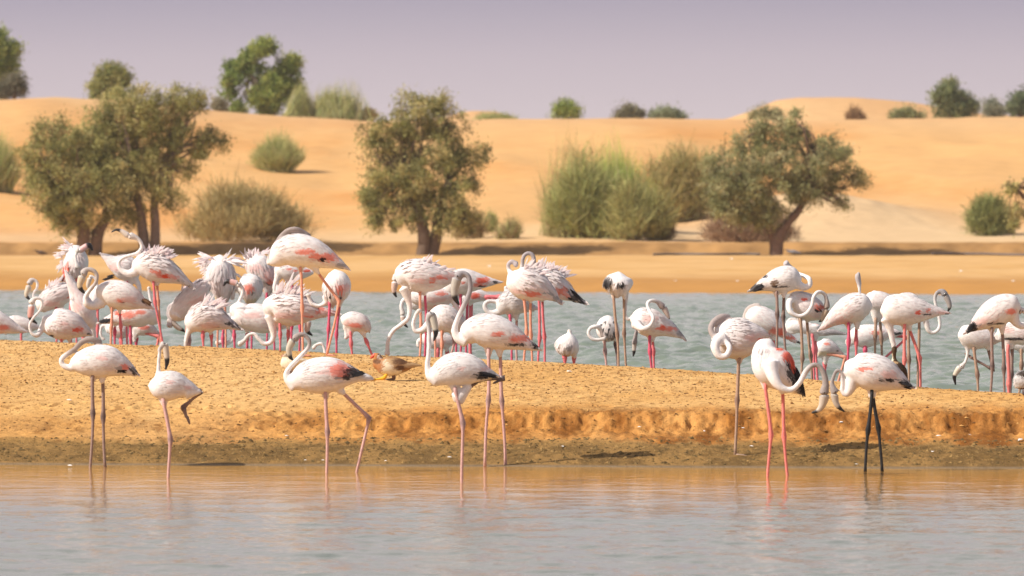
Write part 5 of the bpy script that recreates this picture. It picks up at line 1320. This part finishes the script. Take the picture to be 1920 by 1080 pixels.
flamingo('F', Yc(1830, 2.2), 'flamingo dipping its head to the water, one leg drawn up, near right edge',
    [(745, 490, 46), (770, 520, 76), (830, 545, 82), (900, 555, 68), (960, 560, 40), (1000, 570, 10)],
    [(755, 560, 42), (768, 620, 24), (768, 680, 17), (752, 720, 18), (728, 748, 27)],
    ([(712, 762, 24), (690, 795, 19), (682, 820, 15), (690, 868, 6)], (0.75, 0.70, 0.60), 0.62),
    [([(812, 600), (834, 800), (836, 905)], 'T'), ([(900, 590), (945, 770), (790, 680)], 'B', 'fold')], patches=[(970, 545, 26, 's', 12)], tint=0.2, ground=None)
flamingo('F', Yc(1910, 2.6), 'flamingo with one bright coral leg, cut off by the right edge',
    [(985, 520, 40), (1040, 510, 64), (1110, 520, 78), (1180, 530, 70), (1240, 540, 30)], [(1010, 540, 40), (980, 560, 24), (960, 530, 18)], None,
    [([(1042, 600), (1044, 860), (1044, 920)], 'C'), ([(1072, 580), (1070, 800), (1066, 900)], 'B'), ([(1132, 580), (1130, 740), (1122, 800)], 'T')][:2], patches=[(1080, 560, 70, 'k', 9), (1040, 500, 40, 'o', 20)], tint=0.7, legr=1.15)
flamingo('F', Yc(1925, 3.8), 'flamingo at the very right edge of which a white flank and one tan leg show',
    [(1050, 600, 30), (1100, 590, 50), (1160, 590, 60), (1220, 600, 30)], [(1070, 610, 26), (1040, 640, 18), (1020, 600, 16)], None, [([(1132, 620), (1130, 740), (1122, 850)], 'T')], patches=[], nf=0.5)

# ---- ducks on the sandbank
def duck(crop, Y, label, body, neck, beak, legs, col, patches, beakc, tail=None, wf=0.9, grey=0.2, headtone=None, gz=None):
    return flamingo(crop, Y, label, body, neck, (beak, beakc, 1.1), legs, grey=grey, headtone=headtone, patches=patches, bodycol=col, name='duck', cat='duck',
                    group='ducks on the sandbank', voxel=0.0065, nf=0.9, feet=True, legr=0.75, thigh=False, tint=0.0, wf=wf, ground=gz)
PATCH.update({'n': np.array((0.42, 0.17, 0.06)), 'm': np.array((0.14, 0.07, 0.04)), 'y': np.array((0.78, 0.68, 0.52)), 'd': np.array((0.05, 0.03, 0.02)), 't': np.array((0.50, 0.33, 0.18))})
def yb(px, py, z=0.395): return F * (EYE - z) / (py - HORIZ)
duck('P', 45.6, 'brown and cream duck with red bill and white eye ring walking on the sandbank',
     [(930, 600, 60), (980, 590, 110), (1080, 600, 150), (1200, 600, 165), (1330, 600, 140), (1450, 600, 90), (1560, 585, 45), (1700, 590, 14)],
     [(975, 590, 80), (950, 530, 78), (960, 460, 80), (985, 410, 88)],
     [(925, 415, 40), (890, 435, 30), (855, 465, 16)],
     [([(1130, 730), (1080, 800), (930, 860)], 'Y'), ([(1240, 740), (1245, 800), (1248, 860)], 'T')],
     (0.36, 0.19, 0.08), [(1100, 620, 130, 'y', 110), (1180, 700, 200, 'y', 60), (1240, 520, 110, 't', 50), (1350, 520, 130, 'm', 50), (1360, 630, 80, 'm', 40), (1560, 590, 140, 't', 40), (955, 570, 110, 'n', 150),
                          (1010, 380, 120, 'n', 60), (960, 520, 70, 'm', 40), (1005, 440, 38, 'w', 36), (1030, 420, 22, 'm', 26), (1080, 400, 50, 'y', 14)],
     (0.80, 0.10, 0.05), headtone=(0.42, 0.20, 0.07), grey=1.1, gz=0.425)
duck('O', 46.8, 'pale breasted duck lying behind the striding flamingo, mostly hidden by its neck',
     [(300, 640, 60), (350, 630, 95), (430, 640, 110), (530, 650, 110), (640, 650, 90), (740, 620, 50), (830, 590, 16)],
     [(340, 600, 70), (330, 550, 50), (345, 515, 46), (365, 505, 42)], [(330, 515, 24), (305, 522, 16), (292, 528, 8)],
     [([(480, 720), (480, 760), (480, 790)], 'T'), ([(560, 720), (560, 760), (560, 790)], 'T')],
     (0.50, 0.33, 0.17), [(350, 650, 110, 'y', 130), (680, 610, 60, 'm', 30), (600, 560, 90, 'y', 20), (640, 640, 60, 'n', 40)],
     (0.45, 0.15, 0.12), headtone=(0.55, 0.42, 0.28), gz=0.445)
duck('L', 44.0, 'dark chocolate brown duck seen from behind on the sandbank between the right hand flamingos',
     [(850, 560, 60), (890, 600, 105), (930, 670, 140), (960, 760, 140), (990, 850, 110), (1010, 920, 50)],
     [(880, 560, 70), (872, 470, 50), (866, 390, 56), (870, 310, 66), (868, 285, 50)], [(850, 330, 20), (840, 345, 12), (835, 350, 6)],
     [([(930, 880), (930, 930), (930, 972)], 'G'), ([(980, 880), (985, 930), (985, 972)], 'G')],
     (0.075, 0.045, 0.025), [(820, 470, 30, 'y', 70), (800, 510, 50, 'y', 40), (880, 540, 60, 't', 20), (960, 600, 70, 'd', 40)],
     (0.05, 0.03, 0.03), headtone=(0.05, 0.028, 0.02), grey=1.1, wf=0.9, gz=0.421)
duck('F', 42.75, 'black capped white bellied duck resting at the right edge of the sandbank',
     [(1180, 800, 40), (1160, 820, 62), (1135, 850, 62), (1110, 870, 40), (1095, 880, 14)],
     [(1165, 810, 40), (1185, 790, 30), (1200, 775, 30)], [(1225, 775, 14), (1245, 780, 9), (1260, 784, 5)],
     [([(1150, 900), (1150, 925), (1148, 945)], 'G')],
     (0.62, 0.60, 0.60), [(1150, 795, 40, 'd', 24), (1140, 900, 30, 'b', 14)], (0.05, 0.05, 0.05), headtone=(0.05, 0.04, 0.04), gz=0.407)

finish_bodies()

# flat pale wings of a resting bird beside the duck at the right edge
# ---- small birds on the far bank
def small_bird(px, py, Y, label, col, L=0.22):
    p = P(px, py, Y); z = float(far_z(p.x, Y))
    root = empty('small_bird', (p.x, Y, z)); tag(root, label, 'bird', 'small birds on the far bank')
    g = Geo()
    c = catmull([(-L * .5, 0, .10, .012), (-L * .3, 0, .11, .04), (0, 0, .10, .055), (L * .3, 0, .085, .035), (L * .65, 0, .07, .008)], 5)
    V, Q, T = tube(c[:, :3], c[:, 3], 10); g.add(V, Q, T, col)
    c = catmull([(-L * .38, 0, .12, .03), (-L * .48, 0, .15, .028), (-L * .55, 0, .165, .026)], 4)
    V, Q, T = tube(c[:, :3], c[:, 3], 8); g.add(V, Q, T, np.array(col) * 0.8)
    g.build('body', M_FEATH, root)
    g = Geo(); V, Q, T = tube([(-L * .62, 0, .165), (-L * .75, 0, .158), (-L * .85, 0, .15)], [.012, .008, .003], 6); g.add(V, Q, T, (0.05, 0.05, 0.05)); g.build('beak', M_BEAK, root)
    for q in (-.02, .02):
        g = Geo(); V, Q, T = tube([(0, q, .07), (0.01, q, .03), (0, q, 0)], [.006, .005, .006], 6); g.add(V, Q, T, (0.1, 0.07, 0.06)); g.build('leg', M_LEG, root)
small_bird(1488, 478, 164.5, 'small grey bird on the far bank by the foot of the leaning olive tree', (0.25, 0.25, 0.28), 0.35)
small_bird(78, 474, 163.0, 'small dark brown bird on the far bank left of the left tree pair', (0.12, 0.08, 0.06), 0.28)

# ---- moulted feathers and clods lying on the sand
def fallen(px, py, Yguess, size):
    # meet the sand along this line of sight
    Ys = np.linspace(39.0, 58.0, 2500) if Yguess < 100 else np.linspace(121, 168, 1500)
    zf = bank_z if Yguess < 100 else far_z
    X = (px - 960) / F * Ys; zr = EYE - (py - HORIZ) / F * Ys
    h = zf(X, Ys); k = np.nonzero(h >= zr)[0]
    i = int(k[0]) if len(k) else 0
    at = np.array([X[i], Ys[i], max(float(h[i]), 0.0) + 0.004])
    g = Geo(); m = 3; size = size * 0.8
    a = RNG.uniform(0, 6.28); d = np.array([[math.cos(a + q), math.sin(a + q) * 0.5, 0.18 + 0.12 * abs(q)] for q in RNG.normal(size=m) * 0.35]); d /= np.linalg.norm(d, axis=1)[:, None]
    nn = np.tile([0.0, -0.45, 0.89], (m, 1))
    feather_mesh(g, -d * size * 0.5 * 0.5 + np.array([0, 0, 0.008]), d, nn, size * RNG.uniform(0.7, 1.1, m), size * RNG.uniform(0.28, 0.4, m), np.tile((0.82, 0.79, 0.76), (m, 1)), 0.4)
    o = g.build('fallen_feather', M_FEATH); o.location = at
    return o
spots = [(132, 753, 45, .055, 'white downy feather on the sand at the far left below the first flamingo'),
         (133, 882, 40, .05, 'white feather at the water edge left of the first flamingo legs'),
         (205, 684, 50, .06, 'grey white feather on the sand between the first two flamingos'),
         (540, 820, 45, .04, 'small feather on the damp slope left of the striding flamingo'),
         (571, 866, 45, .03, 'tiny feather at the shore left of the striding flamingo leg'),
         (607, 866, 45, .03, 'tiny feather touching the shore beside the striding flamingo leg'),
         (722, 867, 45, .03, 'tiny feather at the shore right of the striding flamingo rear foot'),
         (845, 860, 45, .04, 'white feather on wet sand left of the folded leg flamingo'),
         (1070, 699, 45, .075, 'tattered grey feather on the crest below the small round flamingo'),
         (1197, 804, 45, .04, 'white feather on the orange slope at the middle right'),
         (1321, 812, 45, .035, 'small feather on the slope left of the sleeping flamingo'),
         (1411, 840, 45, .035, 'small feather between the sleeping flamingo and the coral legs'),
         (1392, 806, 45, .04, 'pale feather on the slope just right of the sleeping flamingo leg'),
         (1575, 796, 45, .045, 'pale feather on the slope under the two bowing heads'),
         (1757, 820, 45, .05, 'greyish feather on the slope right of the black legged flamingo'),
         (1820, 819, 45, .04, 'small white feather on the slope near the right edge'),
         (1911, 828, 45, .08, 'large torn feather on the slope at the right edge'),
         (1748, 850, 45, .035, 'small white feather on the wet sand right of the black legged flamingo'),
         (1608, 874, 45, .035, 'small white feather at the shore left of the black legs'),
         (1056, 840, 45, .035, 'small pale feather on the damp slope at the middle'),
         (918, 500, 140, .16, 'white feather on the far strip of sand right of the middle olive tree'),
         (1374, 486, 160, .14, 'pale feather on the far sand left of the leaning olive tree'),
         (1800, 509, 140, .14, 'white feather on the far sand near the right edge'),
         (1898, 549, 121, .12, 'white feather at the far waterline at the right edge'),
         (1265, 541, 121, .10, 'white feather at the far waterline at the middle'),
         (1383, 546, 121, .10, 'white feather at the far waterline under the leaning tree')]
for (px, py, yg, sz, lab) in spots:
    tag(fallen(px, py, yg, sz), lab, 'feather', 'moulted feathers on the sand')

def clods(name, n, xr, yr, smin, smax, cols, zf, label, keep=None):
    X = RNG.uniform(*xr, n); Y = RNG.uniform(*yr, n)
    if keep is not None:
        m = keep(X, Y); X = X[m]; Y = Y[m]; n = len(X)
    z = zf(X, Y)
    s = smin * (smax / smin) ** (RNG.uniform(0, 1, n) ** 2)
    sx = s * RNG.uniform(0.8, 1.6, n); sy = s * RNG.uniform(0.8, 1.6, n); sz = s * RNG.uniform(0.35, 0.75, n)
    a = np.linspace(0, 2 * math.pi, 5, endpoint=False)
    rj = RNG.uniform(0.7, 1.2, (n, 5)); a = a[None, :] + RNG.uniform(0, 1.2, (n, 1))
    ring = np.stack([X[:, None] + np.cos(a) * rj * sx[:, None], Y[:, None] + np.sin(a) * rj * sy[:, None], np.repeat((z - sz * 0.3)[:, None], 5, 1)], -1)
    top = np.stack([X + sx * RNG.uniform(-.3, .3, n), Y + sy * RNG.uniform(-.3, .3, n), z + sz], -1)[:, None]
    V = np.concatenate([ring, top], 1).reshape(-1, 3)
    o = (np.arange(n) * 6)[:, None]
    T = np.vstack([o + np.array([j, (j + 1) % 5, 5]) for j in range(5)])
    cols = np.array(cols); c = cols[RNG.integers(0, len(cols), n)] * RNG.uniform(0.6, 1.2, (n, 1))
    g = Geo(); g.add(V, None, T, np.repeat(c, 6, axis=0))
    return tag(g.build(name, M_PEBBLE, None, None, False), label, kind='stuff')
clods('sand_clods', 52000, (-6.0, 5.6), (41.6, 58), 0.004, 0.016, [(0.26, 0.125, 0.04), (0.34, 0.17, 0.055), (0.17, 0.08, 0.03), (0.50, 0.27, 0.09)], bank_z,
      'small dark clods and droppings scattered over the dry sandbank', lambda X, Y: (Y < crest_y(X) + 0.2) & (Y - shore_y(X) > 1.5))
clods('mud_clods', 9000, (-4.4, 4.4), (39.8, 41.8), 0.006, 0.022, [(0.20, 0.12, 0.045), (0.13, 0.085, 0.035), (0.26, 0.16, 0.06)], bank_z,
      'damp crumbs of mud along the wet foot of the sandbank', lambda X, Y: (Y - shore_y(X) > 0.1) & (Y - shore_y(X) < 1.3))
